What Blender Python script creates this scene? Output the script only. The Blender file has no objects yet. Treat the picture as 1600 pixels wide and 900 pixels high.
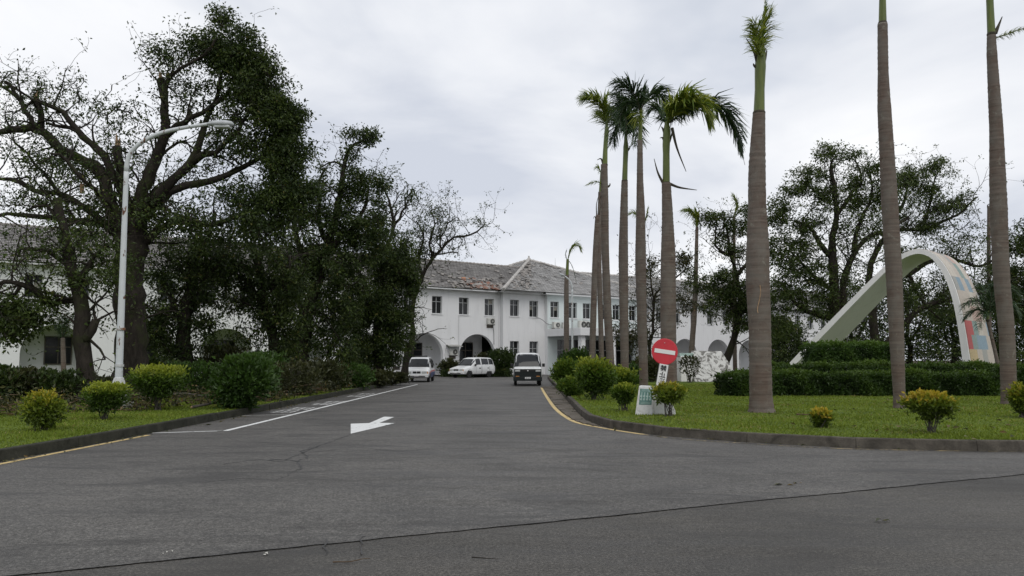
import bpy, bmesh, math, random
import numpy as np
from mathutils import Vector, Matrix
from mathutils.geometry import tessellate_polygon

# ------------------------------------------------------------------ camera, sky, sun, exposure
SC = bpy.context.scene
COL = SC.collection
CAM_H = 1.55
FPX = 1250.0                                   # focal length in pixels of a 1600 px wide frame
PITCH = math.atan(112.0 / FPX)
cam_d = bpy.data.cameras.new('camera'); cam = bpy.data.objects.new('camera', cam_d); COL.objects.link(cam)
cam.location = (0, 0, CAM_H); cam.rotation_euler = (math.pi / 2 + PITCH, 0, 0)
cam_d.sensor_width = 36; cam_d.lens = 36 * FPX / 1600; cam_d.clip_end = 5000; cam_d.clip_start = 0.05
SC.camera = cam

SUN_EL, SUN_AZ = math.radians(52), math.radians(158)      # azimuth measured from +Y towards +X
world = bpy.data.worlds.new('World'); SC.world = world; world.use_nodes = True
def build_sky():
    nt = world.node_tree; N = nt.nodes; L = nt.links; N.clear()
    out = N.new('ShaderNodeOutputWorld')
    sky = N.new('ShaderNodeTexSky'); sky.sky_type = 'NISHITA'; sky.sun_disc = False
    sky.sun_elevation = SUN_EL; sky.sun_rotation = SUN_AZ
    sky.air_density = 1.0; sky.dust_density = 2.0
    bg1 = N.new('ShaderNodeBackground'); bg1.inputs[1].default_value = 0.11
    L.new(sky.outputs[0], bg1.inputs[0])
    tc = N.new('ShaderNodeTexCoord')
    sep = N.new('ShaderNodeSeparateXYZ'); L.new(tc.outputs['Generated'], sep.inputs[0])
    zz = N.new('ShaderNodeMath'); zz.operation = 'MAXIMUM'; zz.inputs[1].default_value = 0.0; L.new(sep.outputs[2], zz.inputs[0])
    za = N.new('ShaderNodeMath'); za.operation = 'ADD'; za.inputs[1].default_value = 0.22; L.new(zz.outputs[0], za.inputs[0])
    dx = N.new('ShaderNodeMath'); dx.operation = 'DIVIDE'; L.new(sep.outputs[0], dx.inputs[0]); L.new(za.outputs[0], dx.inputs[1])
    dy = N.new('ShaderNodeMath'); dy.operation = 'DIVIDE'; L.new(sep.outputs[1], dy.inputs[0]); L.new(za.outputs[0], dy.inputs[1])
    cb = N.new('ShaderNodeCombineXYZ'); L.new(dx.outputs[0], cb.inputs[0]); L.new(dy.outputs[0], cb.inputs[1])
    def noise(scale, det, rough, dist, off):
        mp = N.new('ShaderNodeMapping'); mp.inputs['Location'].default_value = off; L.new(cb.outputs[0], mp.inputs[0])
        n = N.new('ShaderNodeTexNoise'); n.inputs['Scale'].default_value = scale; n.inputs['Detail'].default_value = det
        n.inputs['Roughness'].default_value = rough; n.inputs['Distortion'].default_value = dist
        L.new(mp.outputs[0], n.inputs['Vector']); return n
    n1 = noise(0.9, 7, 0.52, 0.35, (3.1, 1.7, 0.0))
    r1 = N.new('ShaderNodeValToRGB'); L.new(n1.outputs[0], r1.inputs[0])
    e = r1.color_ramp.elements
    e[0].position = 0.34; e[0].color = (0.60, 0.635, 0.715, 1)
    e[1].position = 0.64; e[1].color = (0.96, 0.965, 0.98, 1)
    m = e.new(0.48); m.color = (0.80, 0.82, 0.865, 1)
    bg2 = N.new('ShaderNodeBackground'); L.new(r1.outputs[0], bg2.inputs[0]); bg2.inputs[1].default_value = 1.0
    n2 = noise(1.0, 5, 0.55, 0.2, (8.3, 4.4, 2.0))
    r2 = N.new('ShaderNodeValToRGB'); L.new(n2.outputs[0], r2.inputs[0])
    r2.color_ramp.elements[0].position = 0.30; r2.color_ramp.elements[0].color = (0.62, 0.62, 0.62, 1)
    r2.color_ramp.elements[1].position = 0.46; r2.color_ramp.elements[1].color = (0.97, 0.97, 0.97, 1)
    mx = N.new('ShaderNodeMixShader'); L.new(r2.outputs[0], mx.inputs[0]); L.new(bg1.outputs[0], mx.inputs[1]); L.new(bg2.outputs[0], mx.inputs[2])
    L.new(mx.outputs[0], out.inputs[0])
build_sky()

sun_d = bpy.data.lights.new('sun', 'SUN'); sun = bpy.data.objects.new('sun', sun_d); COL.objects.link(sun)
sun_d.energy = 1.0; sun_d.angle = math.radians(40); sun_d.color = (1.0, 0.96, 0.9)
sdir = Vector((math.sin(SUN_AZ) * math.cos(SUN_EL), math.cos(SUN_AZ) * math.cos(SUN_EL), math.sin(SUN_EL)))
sun.rotation_euler = sdir.to_track_quat('Z', 'Y').to_euler(); sun.location = (0, 0, 60)

vs = SC.view_settings
vs.view_transform = 'Standard'; vs.look = 'None'; vs.exposure = 0.12; vs.gamma = 1.0; vs.use_curve_mapping = False
SC.cycles.max_bounces = 6; SC.cycles.transparent_max_bounces = 6

# ------------------------------------------------------------------ helpers: places
CP, SP = math.cos(PITCH), math.sin(PITCH)
def ray(px, py):
    x = (px - 800) / FPX; y = (450 - py) / FPX
    return np.array([x, CP - y * SP, SP + y * CP])
def at(px, py, Y):                 # the point of the place seen at (px, py) that stands Y metres away
    d = ray(px, py); t = Y / d[1]
    return np.array([d[0] * t, Y, CAM_H + d[2] * t])
def gp(px, py, z=0.0):             # the point of the ground seen at (px, py)
    d = ray(px, py); t = (z - CAM_H) / d[2]
    return np.array([d[0] * t, d[1] * t, z])

# ------------------------------------------------------------------ helpers: materials
MATS = {}
class NT:
    def __init__(s, name):
        m = bpy.data.materials.new(name); m.use_nodes = True; s.m = m; s.nt = m.node_tree; s.N = s.nt.nodes; s.L = s.nt.links
        s.bsdf = s.N['Principled BSDF']; s.out = s.N['Material Output']; MATS[name] = m
    def node(s, t, **kw):
        n = s.N.new(t)
        for k, v in kw.items():
            if k.startswith('i_'):
                n.inputs[int(k[2:]) if k[2:].isdigit() else k[2:].replace('_', ' ')].default_value = v
            else: setattr(n, k, v)
        return n
    def link(s, a, b): s.L.new(a, b)
    def coord(s, kind='Object', scale=(1, 1, 1)):
        tc = s.node('ShaderNodeTexCoord'); mp = s.node('ShaderNodeMapping'); mp.inputs['Scale'].default_value = scale
        s.link(tc.outputs[kind], mp.inputs[0]); return mp.outputs[0]
    def noise(s, vec, scale, det=4, rough=0.55, dist=0.0):
        n = s.node('ShaderNodeTexNoise'); n.inputs['Scale'].default_value = scale; n.inputs['Detail'].default_value = det
        n.inputs['Roughness'].default_value = rough; n.inputs['Distortion'].default_value = dist
        s.link(vec, n.inputs['Vector']); return n.outputs[0]
    def ramp(s, fac, stops):
        r = s.node('ShaderNodeValToRGB'); s.link(fac, r.inputs[0]); e = r.color_ramp.elements
        while len(e) < len(stops): e.new(0.5)
        for k, (p, c) in enumerate(stops):
            e[k].position = p; e[k].color = (*c, 1) if not isinstance(c, (int, float)) else (c, c, c, 1)
        return r.outputs[0]
    def mix(s, fac, a, b, mode='MIX'):
        n = s.node('ShaderNodeMix', data_type='RGBA', blend_type=mode)
        for inp, v in ((n.inputs[0], fac), (n.inputs[6], a), (n.inputs[7], b)):
            if isinstance(v, (int, float)): inp.default_value = v
            elif isinstance(v, tuple): inp.default_value = (*v, 1)
            else: s.link(v, inp)
        return n.outputs[2]
    def col(s, v):
        if isinstance(v, tuple): s.bsdf.inputs['Base Color'].default_value = (*v, 1)
        else: s.link(v, s.bsdf.inputs['Base Color'])
    def rough(s, v):
        if isinstance(v, (int, float)): s.bsdf.inputs['Roughness'].default_value = v
        else: s.link(v, s.bsdf.inputs['Roughness'])
    def spec(s, v): s.bsdf.inputs['Specular IOR Level'].default_value = v
    def bump(s, h, strength=0.4, dist=0.02):
        b = s.node('ShaderNodeBump'); b.inputs['Strength'].default_value = strength; b.inputs['Distance'].default_value = dist
        s.link(h, b.inputs['Height']); s.link(b.outputs[0], s.bsdf.inputs['Normal'])

def plain(name, color, rough=0.6, spec=0.4, metal=0.0, var=0.12, scale=6.0, coat=0.0):
    t = NT(name); v = t.coord('Object'); n = t.noise(v, scale, 5, 0.6)
    a = tuple(c * (1 - var) for c in color); b = tuple(min(1, c * (1 + var)) for c in color)
    t.col(t.ramp(n, [(0.3, a), (0.7, b)])); t.rough(rough); t.spec(spec); t.bsdf.inputs['Metallic'].default_value = metal
    t.bsdf.inputs['Coat Weight'].default_value = coat
    return t.m

def leafmat(name, stops, trans=0.25, rough=0.45, spec=0.3):
    t = NT(name); a = t.node('ShaderNodeAttribute', attribute_name='rnd')
    c = t.ramp(a.outputs['Fac'], stops); t.col(c); t.rough(rough); t.spec(spec)
    tr = t.node('ShaderNodeBsdfTranslucent'); t.link(t.mix(1.0, c, (1.0, 1.0, 0.55), 'MULTIPLY'), tr.inputs[0])
    mx = t.node('ShaderNodeMixShader'); mx.inputs[0].default_value = trans
    t.link(t.bsdf.outputs[0], mx.inputs[1]); t.link(tr.outputs[0], mx.inputs[2]); t.link(mx.outputs[0], t.out.inputs[0])
    return t.m

def make_materials():
    # asphalt, far overlay
    for nm, lo, hi, sp in (('asphalt', 0.064, 0.102, 0.0), ('asphalt_old', 0.042, 0.074, 0.012)):
        t = NT(nm); v = t.coord('Object')
        big = t.noise(v, 0.35, 6, 0.6, 0.6); mid = t.noise(t.coord('Object', (0.5, 2.2, 1)), 0.8, 6, 0.65, 0.3)
        fine = t.noise(v, 38, 4, 0.75); gr = t.noise(v, 130, 3, 0.7); pat = t.noise(t.coord('Object', (0.35, 1.0, 1)), 0.9, 8, 0.7, 1.2)
        vo = t.node('ShaderNodeTexVoronoi', feature='F1'); vo.inputs['Scale'].default_value = 95; t.link(v, vo.inputs['Vector'])
        base = t.ramp(big, [(0.3, (lo, lo, lo * 0.99)), (0.7, (hi, hi * 0.99, hi * 0.97))])
        base = t.mix(0.75, base, t.ramp(mid, [(0.30, 0.55), (0.45, 0.95), (0.75, 1.05)]), 'MULTIPLY')
        mot = t.noise(v, 9, 5, 0.75); base = t.mix(1.0, base, t.ramp(fine, [(0.32, 0.34), (0.5, 0.95), (0.66, 1.9)]), 'MULTIPLY'); base = t.mix(1.0, base, t.ramp(mot, [(0.3, 0.72), (0.7, 1.25)]), 'MULTIPLY'); base = t.mix(t.ramp(pat, [(0.50, 0.0), (0.62, 0.6)]), base, (0.036, 0.036, 0.037))
        base = t.mix(1.0, base, t.ramp(gr, [(0.35, 0.55), (0.60, 1.25), (0.70, 3.4)]), 'MULTIPLY')
        base = t.mix(1.0, base, (1.06, 1.0, 0.90) if sp else (1.04, 1.0, 0.94), 'MULTIPLY')
        t.col(base); t.rough(t.ramp(mid, [(0.3, 0.55), (0.7, 0.85)])); t.spec(0.35)
        t.bump(vo.outputs['Distance'], 0.35, 0.006)
    t = NT('tar'); v = t.coord('Object'); n = t.noise(v, 7, 5, 0.7); t.col(t.ramp(n, [(0.3, 0.018), (0.7, 0.05)])); t.rough(0.8)
    t = NT('crack_fill'); v = t.coord('Object'); n = t.noise(v, 2.5, 6, 0.7); t.col(t.ramp(n, [(0.35, 0.026), (0.65, 0.062)])); t.rough(0.85)
    # road paints, worn through
    for nm, c in (('paint_white', (0.68, 0.69, 0.68)), ('paint_yellow', (0.58, 0.44, 0.20)), ('paint_white_worn', (0.55, 0.55, 0.54)), ('paint_yellow_worn', (0.50, 0.39, 0.20))):
        t = NT(nm); v = t.coord('Object'); n = t.noise(v, 5, 7, 0.72); f = t.noise(v, 120, 3, 0.6)
        k = (0.37, 0.42) if nm == 'paint_white' else ((0.32, 0.46) if nm == 'paint_yellow' else ((0.32, 0.50) if nm == 'paint_white_worn' else (0.46, 0.62)))
        m = t.ramp(n, [(k[0], 0.0), (k[1], 1.0)])
        cc = t.mix(m, (0.075, 0.075, 0.073), c); cc = t.mix(0.5, cc, t.ramp(f, [(0.3, 0.7), (0.7, 1.1)]), 'MULTIPLY')
        t.col(cc); t.rough(0.7); t.spec(0.3)
    # kerb concrete
    for nm, a, b in (('kerb_concrete', (0.032, 0.029, 0.024), (0.12, 0.107, 0.088)), ('kerb_mossy', (0.012, 0.013, 0.009), (0.05, 0.05, 0.038)),
                     ('slab_concrete', (0.06, 0.052, 0.043), (0.17, 0.15, 0.125)), ('concrete', (0.22, 0.22, 0.21), (0.42, 0.42, 0.40))):
        t = NT(nm); v = t.coord('Object'); n = t.noise(v, 2.5, 7, 0.7, 0.5); f = t.noise(v, 45, 4, 0.7)
        c = t.ramp(n, [(0.3, a), (0.7, b)]); c = t.mix(0.7, c, t.ramp(f, [(0.3, 0.6), (0.7, 1.25)]), 'MULTIPLY')
        t.col(c); t.rough(0.9); t.spec(0.2); t.bump(f, 0.5, 0.01)
    # soil
    t = NT('soil'); v = t.coord('Object'); n = t.noise(v, 0.8, 7, 0.7, 0.4); f = t.noise(v, 30, 4, 0.7)
    c = t.ramp(n, [(0.3, (0.045, 0.036, 0.024)), (0.55, (0.06, 0.052, 0.03)), (0.7, (0.04, 0.06, 0.02))]); c = t.mix(0.8, c, t.ramp(f, [(0.3, 0.5), (0.7, 1.3)]), 'MULTIPLY')
    t.col(c); t.rough(0.95); t.spec(0.1); t.bump(f, 0.6, 0.02)
    # lawn under the blades
    t = NT('lawn'); v = t.coord('Object'); n = t.noise(v, 0.55, 7, 0.65, 0.4); f = t.noise(v, 22, 5, 0.7)
    c = t.ramp(n, [(0.25, (0.05, 0.075, 0.014)), (0.5, (0.09, 0.132, 0.018)), (0.72, (0.12, 0.165, 0.025))])
    c = t.mix(0.8, c, t.ramp(f, [(0.3, 0.55), (0.7, 1.3)]), 'MULTIPLY'); t.col(c); t.rough(0.9); t.spec(0.15); t.bump(f, 0.8, 0.03)
    # wall plaster
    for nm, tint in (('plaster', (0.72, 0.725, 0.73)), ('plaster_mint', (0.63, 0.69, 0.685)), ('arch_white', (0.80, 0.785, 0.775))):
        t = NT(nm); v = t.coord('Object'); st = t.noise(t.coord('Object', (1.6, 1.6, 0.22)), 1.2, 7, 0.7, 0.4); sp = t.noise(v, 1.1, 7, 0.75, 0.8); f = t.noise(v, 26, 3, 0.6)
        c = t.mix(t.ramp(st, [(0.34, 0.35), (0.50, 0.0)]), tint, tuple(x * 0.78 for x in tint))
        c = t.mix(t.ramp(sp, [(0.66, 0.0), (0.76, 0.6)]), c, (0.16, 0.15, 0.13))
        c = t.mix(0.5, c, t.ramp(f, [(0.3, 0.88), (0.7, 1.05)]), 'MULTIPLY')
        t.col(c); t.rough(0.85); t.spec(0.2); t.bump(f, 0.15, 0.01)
    t = NT('stained_white'); v = t.coord('Object', (1.1, 0.8, 0.8)); n = t.noise(v, 1.5, 8, 0.70, 1.8); n2 = t.noise(t.coord('Object'), 5, 7, 0.7)
    c = t.mix(t.ramp(n, [(0.47, 0.0), (0.53, 0.92)]), (0.50, 0.50, 0.475), (0.11, 0.105, 0.095)); c = t.mix(0.6, c, t.ramp(n2, [(0.3, 0.65), (0.6, 1.05)]), 'MULTIPLY')
    t.col(c); t.rough(0.9)
    # roof tiles (UV in metres: u along the course, v up the slope)
    for nm, c1, c2 in (('roof_dark', (0.175, 0.168, 0.163), (0.27, 0.26, 0.25)), ('roof_light', (0.27, 0.268, 0.263), (0.43, 0.425, 0.415))):
        t = NT(nm); tc = t.node('ShaderNodeTexCoord'); uv = tc.outputs['UV']
        b = t.node('ShaderNodeTexBrick'); b.offset = 0.5; b.inputs['Scale'].default_value = 1.0
        b.inputs['Brick Width'].default_value = 0.34; b.inputs['Row Height'].default_value = 0.34; b.inputs['Mortar Size'].default_value = 0.018
        b.inputs['Color1'].default_value = (*c1, 1); b.inputs['Color2'].default_value = (*c2, 1); b.inputs['Mortar'].default_value = (0.05, 0.047, 0.045, 1)
        b.inputs['Bias'].default_value = 0.0; t.link(uv, b.inputs['Vector'])
        n = t.noise(uv, 0.5, 7, 0.7, 0.5); n2 = t.noise(uv, 2.5, 6, 0.7)
        c = t.mix(0.85, b.outputs[0], t.ramp(n, [(0.3, 0.6), (0.65, 1.15)]), 'MULTIPLY')
        c = t.mix(t.ramp(n2, [(0.60, 0.0), (0.70, 0.65)]), c, (0.05, 0.047, 0.042))
        t.col(c); t.rough(0.9); t.spec(0.2); t.bump(b.outputs[1], -0.4, 0.03)
    plain('underlay_orange', (0.42, 0.17, 0.055), 0.9, 0.2, var=0.5, scale=2.5)
    plain('batten_dark', (0.05, 0.04, 0.034), 0.9, 0.2, var=0.4, scale=3)
    plain('tile_grey', (0.24, 0.225, 0.21), 0.9, 0.2, var=0.4, scale=2)
    plain('hip_cap', (0.40, 0.385, 0.365), 0.9, 0.2, var=0.3, scale=3)
    plain('tile_red', (0.23, 0.13, 0.10), 0.9, 0.2, var=0.4, scale=2)
    # bark
    for nm, a, b in (('bark_dark', (0.013, 0.011, 0.009), (0.045, 0.038, 0.031)), ('bark_grey', (0.05, 0.045, 0.04), (0.13, 0.118, 0.105))):
        t = NT(nm); v = t.coord('Object', (1, 1, 0.35)); n = t.noise(v, 7, 8, 0.72, 0.6); m = t.noise(t.coord('Object'), 1.1, 5, 0.6)
        c = t.ramp(n, [(0.3, a), (0.7, b)]); c = t.mix(t.ramp(m, [(0.52, 0.0), (0.66, 0.7)]), c, (0.035, 0.045, 0.014))
        t.col(c); t.rough(0.95); t.spec(0.15); t.bump(n, 0.8, 0.06)
    plain('broken_wood', (0.34, 0.23, 0.14), 0.85, 0.2, var=0.3, scale=8)
    plain('core_green', (0.012, 0.020, 0.006), 0.95, 0.1, var=0.3)
    plain('twig_brown', (0.095, 0.066, 0.042), 0.9, 0.2, var=0.35, scale=5)
    # palm trunk and crownshaft
    t = NT('palm_trunk'); tc = t.node('ShaderNodeTexCoord'); v = tc.outputs['Object']
    w = t.noise(t.coord('Object', (0.5, 0.5, 9)), 1.6, 6, 0.65, 0.2); n = t.noise(v, 1.3, 7, 0.7, 0.4); lic = t.noise(v, 3.2, 7, 0.75, 0.5)
    c = t.ramp(w, [(0.3, (0.062, 0.044, 0.035)), (0.5, (0.112, 0.083, 0.067)), (0.7, (0.165, 0.128, 0.105))])
    c = t.mix(t.ramp(n, [(0.4, 0.0), (0.62, 0.75)]), c, (0.15, 0.138, 0.120)); c = t.mix(t.ramp(lic, [(0.58, 0.0), (0.66, 0.55)]), c, (0.24, 0.235, 0.195)); c = t.mix(t.ramp(t.noise(t.coord('Object', (2.5, 2.5, .8)), 1.0, 8, .75, 1.0), [(0.60, 0.0), (0.72, 0.6)]), c, (0.045, 0.036, 0.030))
    t.col(c); t.rough(0.85); t.spec(0.25); t.bump(w, 0.35, 0.02)
    t = NT('crownshaft'); v = t.coord('Object', (5, 5, 0.5)); n = t.noise(v, 2.0, 6, 0.65)
    t.col(t.ramp(n, [(0.3, (0.06, 0.082, 0.014)), (0.6, (0.11, 0.14, 0.026)), (0.78, (0.20, 0.15, 0.045))])); t.rough(0.4); t.spec(0.4)
    plain('sheath_dry', (0.055, 0.048, 0.034), 0.85, 0.2, var=0.4, scale=9)
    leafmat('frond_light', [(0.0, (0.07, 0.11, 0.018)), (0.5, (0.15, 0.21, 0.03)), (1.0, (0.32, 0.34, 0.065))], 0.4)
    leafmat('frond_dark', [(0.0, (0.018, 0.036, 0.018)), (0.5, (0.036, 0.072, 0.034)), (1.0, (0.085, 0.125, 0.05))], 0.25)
    # foliage
    leafmat('leaf_dark', [(0.0, (0.014, 0.024, 0.008)), (0.45, (0.032, 0.055, 0.012)), (0.9, (0.088, 0.122, 0.026)), (1.0, (0.14, 0.13, 0.04))], 0.26)
    leafmat('leaf_mid', [(0.0, (0.024, 0.038, 0.010)), (0.5, (0.055, 0.085, 0.020)), (0.9, (0.105, 0.14, 0.033)), (1.0, (0.15, 0.145, 0.045))], 0.28)
    leafmat('leaf_dull', [(0.0, (0.020, 0.022, 0.010)), (0.5, (0.045, 0.052, 0.018)), (0.85, (0.09, 0.085, 0.03)), (1.0, (0.17, 0.115, 0.05))], 0.22)
    leafmat('leaf_bush', [(0.0, (0.018, 0.036, 0.008)), (0.5, (0.038, 0.080, 0.013)), (1.0, (0.09, 0.155, 0.022))], 0.28)
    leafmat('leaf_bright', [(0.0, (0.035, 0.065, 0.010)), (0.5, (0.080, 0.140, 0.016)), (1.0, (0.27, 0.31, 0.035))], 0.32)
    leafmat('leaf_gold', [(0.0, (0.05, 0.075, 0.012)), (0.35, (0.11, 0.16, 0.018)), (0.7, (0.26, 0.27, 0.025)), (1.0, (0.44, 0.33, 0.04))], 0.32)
    leafmat('leaf_hedge', [(0.0, (0.016, 0.03, 0.007)), (0.5, (0.034, 0.068, 0.011)), (1.0, (0.085, 0.14, 0.02))], 0.25)
    leafmat('grass_blade', [(0.0, (0.085, 0.115, 0.016)), (0.5, (0.15, 0.205, 0.026)), (0.93, (0.215, 0.265, 0.040)), (1.0, (0.26, 0.23, 0.08))], 0.3, 0.6, 0.2)
    # small things
    plain('frame_metal', (0.42, 0.43, 0.43), 0.5, 0.5, var=0.08); plain('frame_brown', (0.10, 0.085, 0.07), 0.6)
    t = NT('window_glass'); t.col((0.012, 0.014, 0.016)); t.rough(0.12); t.spec(0.5)
    t = NT('window_dark'); t.col((0.010, 0.010, 0.010)); t.rough(0.5); t.spec(0.2)
    plain('blind', (0.23, 0.22, 0.19), 0.8, var=0.2)
    t = NT('car_glass'); t.col((0.012, 0.014, 0.016)); t.rough(0.08); t.spec(0.35)
    plain('car_white', (0.66, 0.67, 0.67), 0.35, 0.5, var=0.05, coat=0.5); plain('car_dark', (0.008, 0.012, 0.012), 0.5, 0.3)
    plain('car_blue', (0.03, 0.05, 0.16), 0.4, 0.5); plain('car_red', (0.35, 0.03, 0.03), 0.4)
    plain('bumper_grey', (0.20, 0.205, 0.21), 0.55); plain('black_trim', (0.014, 0.014, 0.014), 0.6)
    plain('tyre', (0.018, 0.018, 0.018), 0.85); plain('rim', (0.34, 0.34, 0.34), 0.35, metal=0.6)
    plain('headlight', (0.42, 0.43, 0.42), 0.15, 0.6); plain('lamp_amber', (0.5, 0.2, 0.03), 0.3); plain('plate_white', (0.7, 0.7, 0.7), 0.5)
    plain('ac_white', (0.50, 0.50, 0.47), 0.6, var=0.15, scale=3); plain('sign_white', (0.70, 0.70, 0.69), 0.55, var=0.06); plain('sign_black', (0.012, 0.012, 0.014), 0.6)
    t = NT('sign_red'); n = t.noise(t.coord('Object'), 4, 6, 0.7); t.col(t.ramp(n, [(0.3, (0.46, 0.025, 0.04)), (0.7, (0.56, 0.035, 0.05))])); t.rough(0.5); t.spec(0.4)
    plain('sign_green', (0.10, 0.20, 0.18), 0.6, var=0.25, scale=12); plain('sign_pale', (0.36, 0.47, 0.44), 0.6, var=0.2, scale=12)
    t = NT('pole_paint'); v = t.coord('Object', (1, 1, 0.5)); n = t.noise(v, 5.5, 7, 0.65, 0.3); m = t.noise(t.coord('Object'), 1.2, 6, 0.7)
    c = t.mix(t.ramp(m, [(0.3, 0.0), (0.7, 0.5)]), (0.56, 0.60, 0.62), (0.45, 0.45, 0.43)); c = t.mix(t.ramp(n, [(0.60, 0.0), (0.64, 1.0)]), c, (0.11, 0.045, 0.02)); t.col(c); t.rough(0.55)
    t = NT('pole_base'); v = t.coord('Object'); n = t.noise(v, 3, 7, 0.7); t.col(t.ramp(n, [(0.40, (0.16, 0.07, 0.03)), (0.48, (0.45, 0.46, 0.45)), (0.7, (0.55, 0.57, 0.57))])); t.rough(0.7)
    plain('lamp_head', (0.40, 0.42, 0.43), 0.45); plain('lamp_lens', (0.5, 0.52, 0.52), 0.2)
    plain('mosaic_base', (0.44, 0.39, 0.34), 0.7, var=0.15, scale=9)
    for nm, c in (('mosaic_pink', (0.42, 0.30, 0.25)), ('mosaic_blue', (0.20, 0.28, 0.34)), ('mosaic_teal', (0.20, 0.27, 0.25)), ('mosaic_red', (0.40, 0.075, 0.07)),
                  ('mosaic_ochre', (0.44, 0.34, 0.18)), ('mosaic_brown', (0.22, 0.15, 0.12)), ('mosaic_grey', (0.30, 0.30, 0.28)), ('mosaic_cream', (0.48, 0.44, 0.38)), ('mosaic_dark', (0.12, 0.15, 0.14))):
        plain(nm, c, 0.6, var=0.18, scale=14)
make_materials()
M = MATS

# ------------------------------------------------------------------ helpers: meshes
def unit(v):
    v = np.asarray(v, float); return v / (np.linalg.norm(v) + 1e-12)
class MB:
    """collects vertices and faces of one mesh"""
    def __init__(s): s.V = []; s.F = []; s.n = 0; s.mi = []
    def add(s, V, F, mi=0):
        V = np.asarray(V, float).reshape(-1, 3); s.V.append(V)
        s.F.extend([tuple(i + s.n for i in f) for f in F]); s.mi.extend([mi] * len(F)); s.n += len(V)
    def hexa(s, p, mi=0):       # p: bottom ring of four (counter-clockwise from above), then top ring
        s.add(p, [(0, 3, 2, 1), (4, 5, 6, 7), (0, 1, 5, 4), (1, 2, 6, 5), (2, 3, 7, 6), (3, 0, 4, 7)], mi)
    def box(s, x0, x1, y0, y1, z0, z1, mi=0):
        s.hexa([(x0, y0, z0), (x1, y0, z0), (x1, y1, z0), (x0, y1, z0), (x0, y0, z1), (x1, y0, z1), (x1, y1, z1), (x0, y1, z1)], mi)
    def obox(s, c, ax, ay, az, mi=0):   # oriented box: centre and half axes
        c, ax, ay, az = (np.asarray(q, float) for q in (c, ax, ay, az))
        s.hexa([c - ax - ay - az, c + ax - ay - az, c + ax + ay - az, c - ax + ay - az, c - ax - ay + az, c + ax - ay + az, c + ax + ay + az, c - ax + ay + az], mi)
    def quad(s, a, b, c, d, mi=0): s.add([a, b, c, d], [(0, 1, 2, 3)], mi)
    def tube(s, pts, rad, sides=8, cap=True, mi=0):
        V, F = tube(pts, rad, sides, cap); s.add(V, F, mi)
    def lathe(s, c, prof, sides=16, axis='z', mi=0):   # prof: (radius, height)
        c = np.asarray(c, float); V = []
        for r, h in prof:
            for k in range(sides):
                a = 2 * math.pi * k / sides; q = (r * math.cos(a), r * math.sin(a), h)
                if axis == 'y': q = (q[0], q[2], q[1])
                if axis == 'x': q = (q[2], q[0], q[1])
                V.append(c + q)
        F = []
        for j in range(len(prof) - 1):
            for k in range(sides):
                k2 = (k + 1) % sides; F.append((j * sides + k, j * sides + k2, (j + 1) * sides + k2, (j + 1) * sides + k))
        F.append(tuple(range(sides - 1, -1, -1))); F.append(tuple((len(prof) - 1) * sides + k for k in range(sides)))
        s.add(V, F, mi)
    def mesh(s, name, mats, origin=(0, 0, 0), smooth=False, fix=True):
        me = bpy.data.meshes.new(name); V = (np.concatenate(s.V) if s.V else np.zeros((0, 3))) - np.asarray(origin, float)
        me.from_pydata(V.tolist(), [], s.F)
        for m in (mats if isinstance(mats, (list, tuple)) else [mats]): me.materials.append(M[m] if isinstance(m, str) else m)
        if any(s.mi): me.polygons.foreach_set('material_index', s.mi)
        if fix:
            bm = bmesh.new(); bm.from_mesh(me); bmesh.ops.recalc_face_normals(bm, faces=bm.faces); bm.to_mesh(me); bm.free()
        if smooth: me.polygons.foreach_set('use_smooth', [True] * len(me.polygons))
        me.update(); return me
    def build(s, name, mats, parent=None, origin=(0, 0, 0), smooth=False, fix=True):
        return link(name, s.mesh(name, mats, origin, smooth, fix), parent)
def link(name, data, parent=None, loc=None, rotz=None):
    o = bpy.data.objects.new(name, data); COL.objects.link(o)
    if parent is not None: o.parent = parent
    if loc is not None: o.location = loc
    if rotz is not None: o.rotation_euler = (0, 0, rotz)
    return o
def bevel(o, w=0.02, seg=2, ang=35):
    m = o.modifiers.new('bevel', 'BEVEL'); m.width = w; m.segments = seg; m.limit_method = 'ANGLE'; m.angle_limit = math.radians(ang); return o
def tag(o, label=None, cat=None, group=None, kind=None):
    if label: o['label'] = label
    if cat: o['category'] = cat
    if group: o['group'] = group
    if kind: o['kind'] = kind
    return o
def empty(name, loc, label, cat, group=None, rotz=0.0):
    o = bpy.data.objects.new(name, None); COL.objects.link(o); o.location = tuple(float(q) for q in loc); o.rotation_euler = (0, 0, rotz)
    o.empty_display_size = 0.2
    return tag(o, label, cat, group)

def frames(pts):
    P = np.asarray(pts, float); T = np.gradient(P, axis=0); T /= (np.linalg.norm(T, axis=1)[:, None] + 1e-9)
    u = np.cross(T[0], (0.31, 0.87, 0.12)); u /= np.linalg.norm(u); U = [u]
    for k in range(1, len(P)):
        u = U[-1] - T[k] * np.dot(U[-1], T[k]); u /= (np.linalg.norm(u) + 1e-9); U.append(u)
    U = np.array(U); return P, T, U, np.cross(T, U)
def tube(pts, rad, sides=8, cap=True):
    P, T, U, W = frames(pts); R = np.broadcast_to(np.asarray(rad, float), (len(P),))
    a = np.arange(sides) * 2 * math.pi / sides
    V = (P[:, None, :] + R[:, None, None] * (np.cos(a)[None, :, None] * U[:, None, :] + np.sin(a)[None, :, None] * W[:, None, :])).reshape(-1, 3)
    F = [(j * sides + k, j * sides + (k + 1) % sides, (j + 1) * sides + (k + 1) % sides, (j + 1) * sides + k) for j in range(len(P) - 1) for k in range(sides)]
    if cap: F += [tuple(range(sides - 1, -1, -1)), tuple((len(P) - 1) * sides + k for k in range(sides))]
    return V, F
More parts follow.
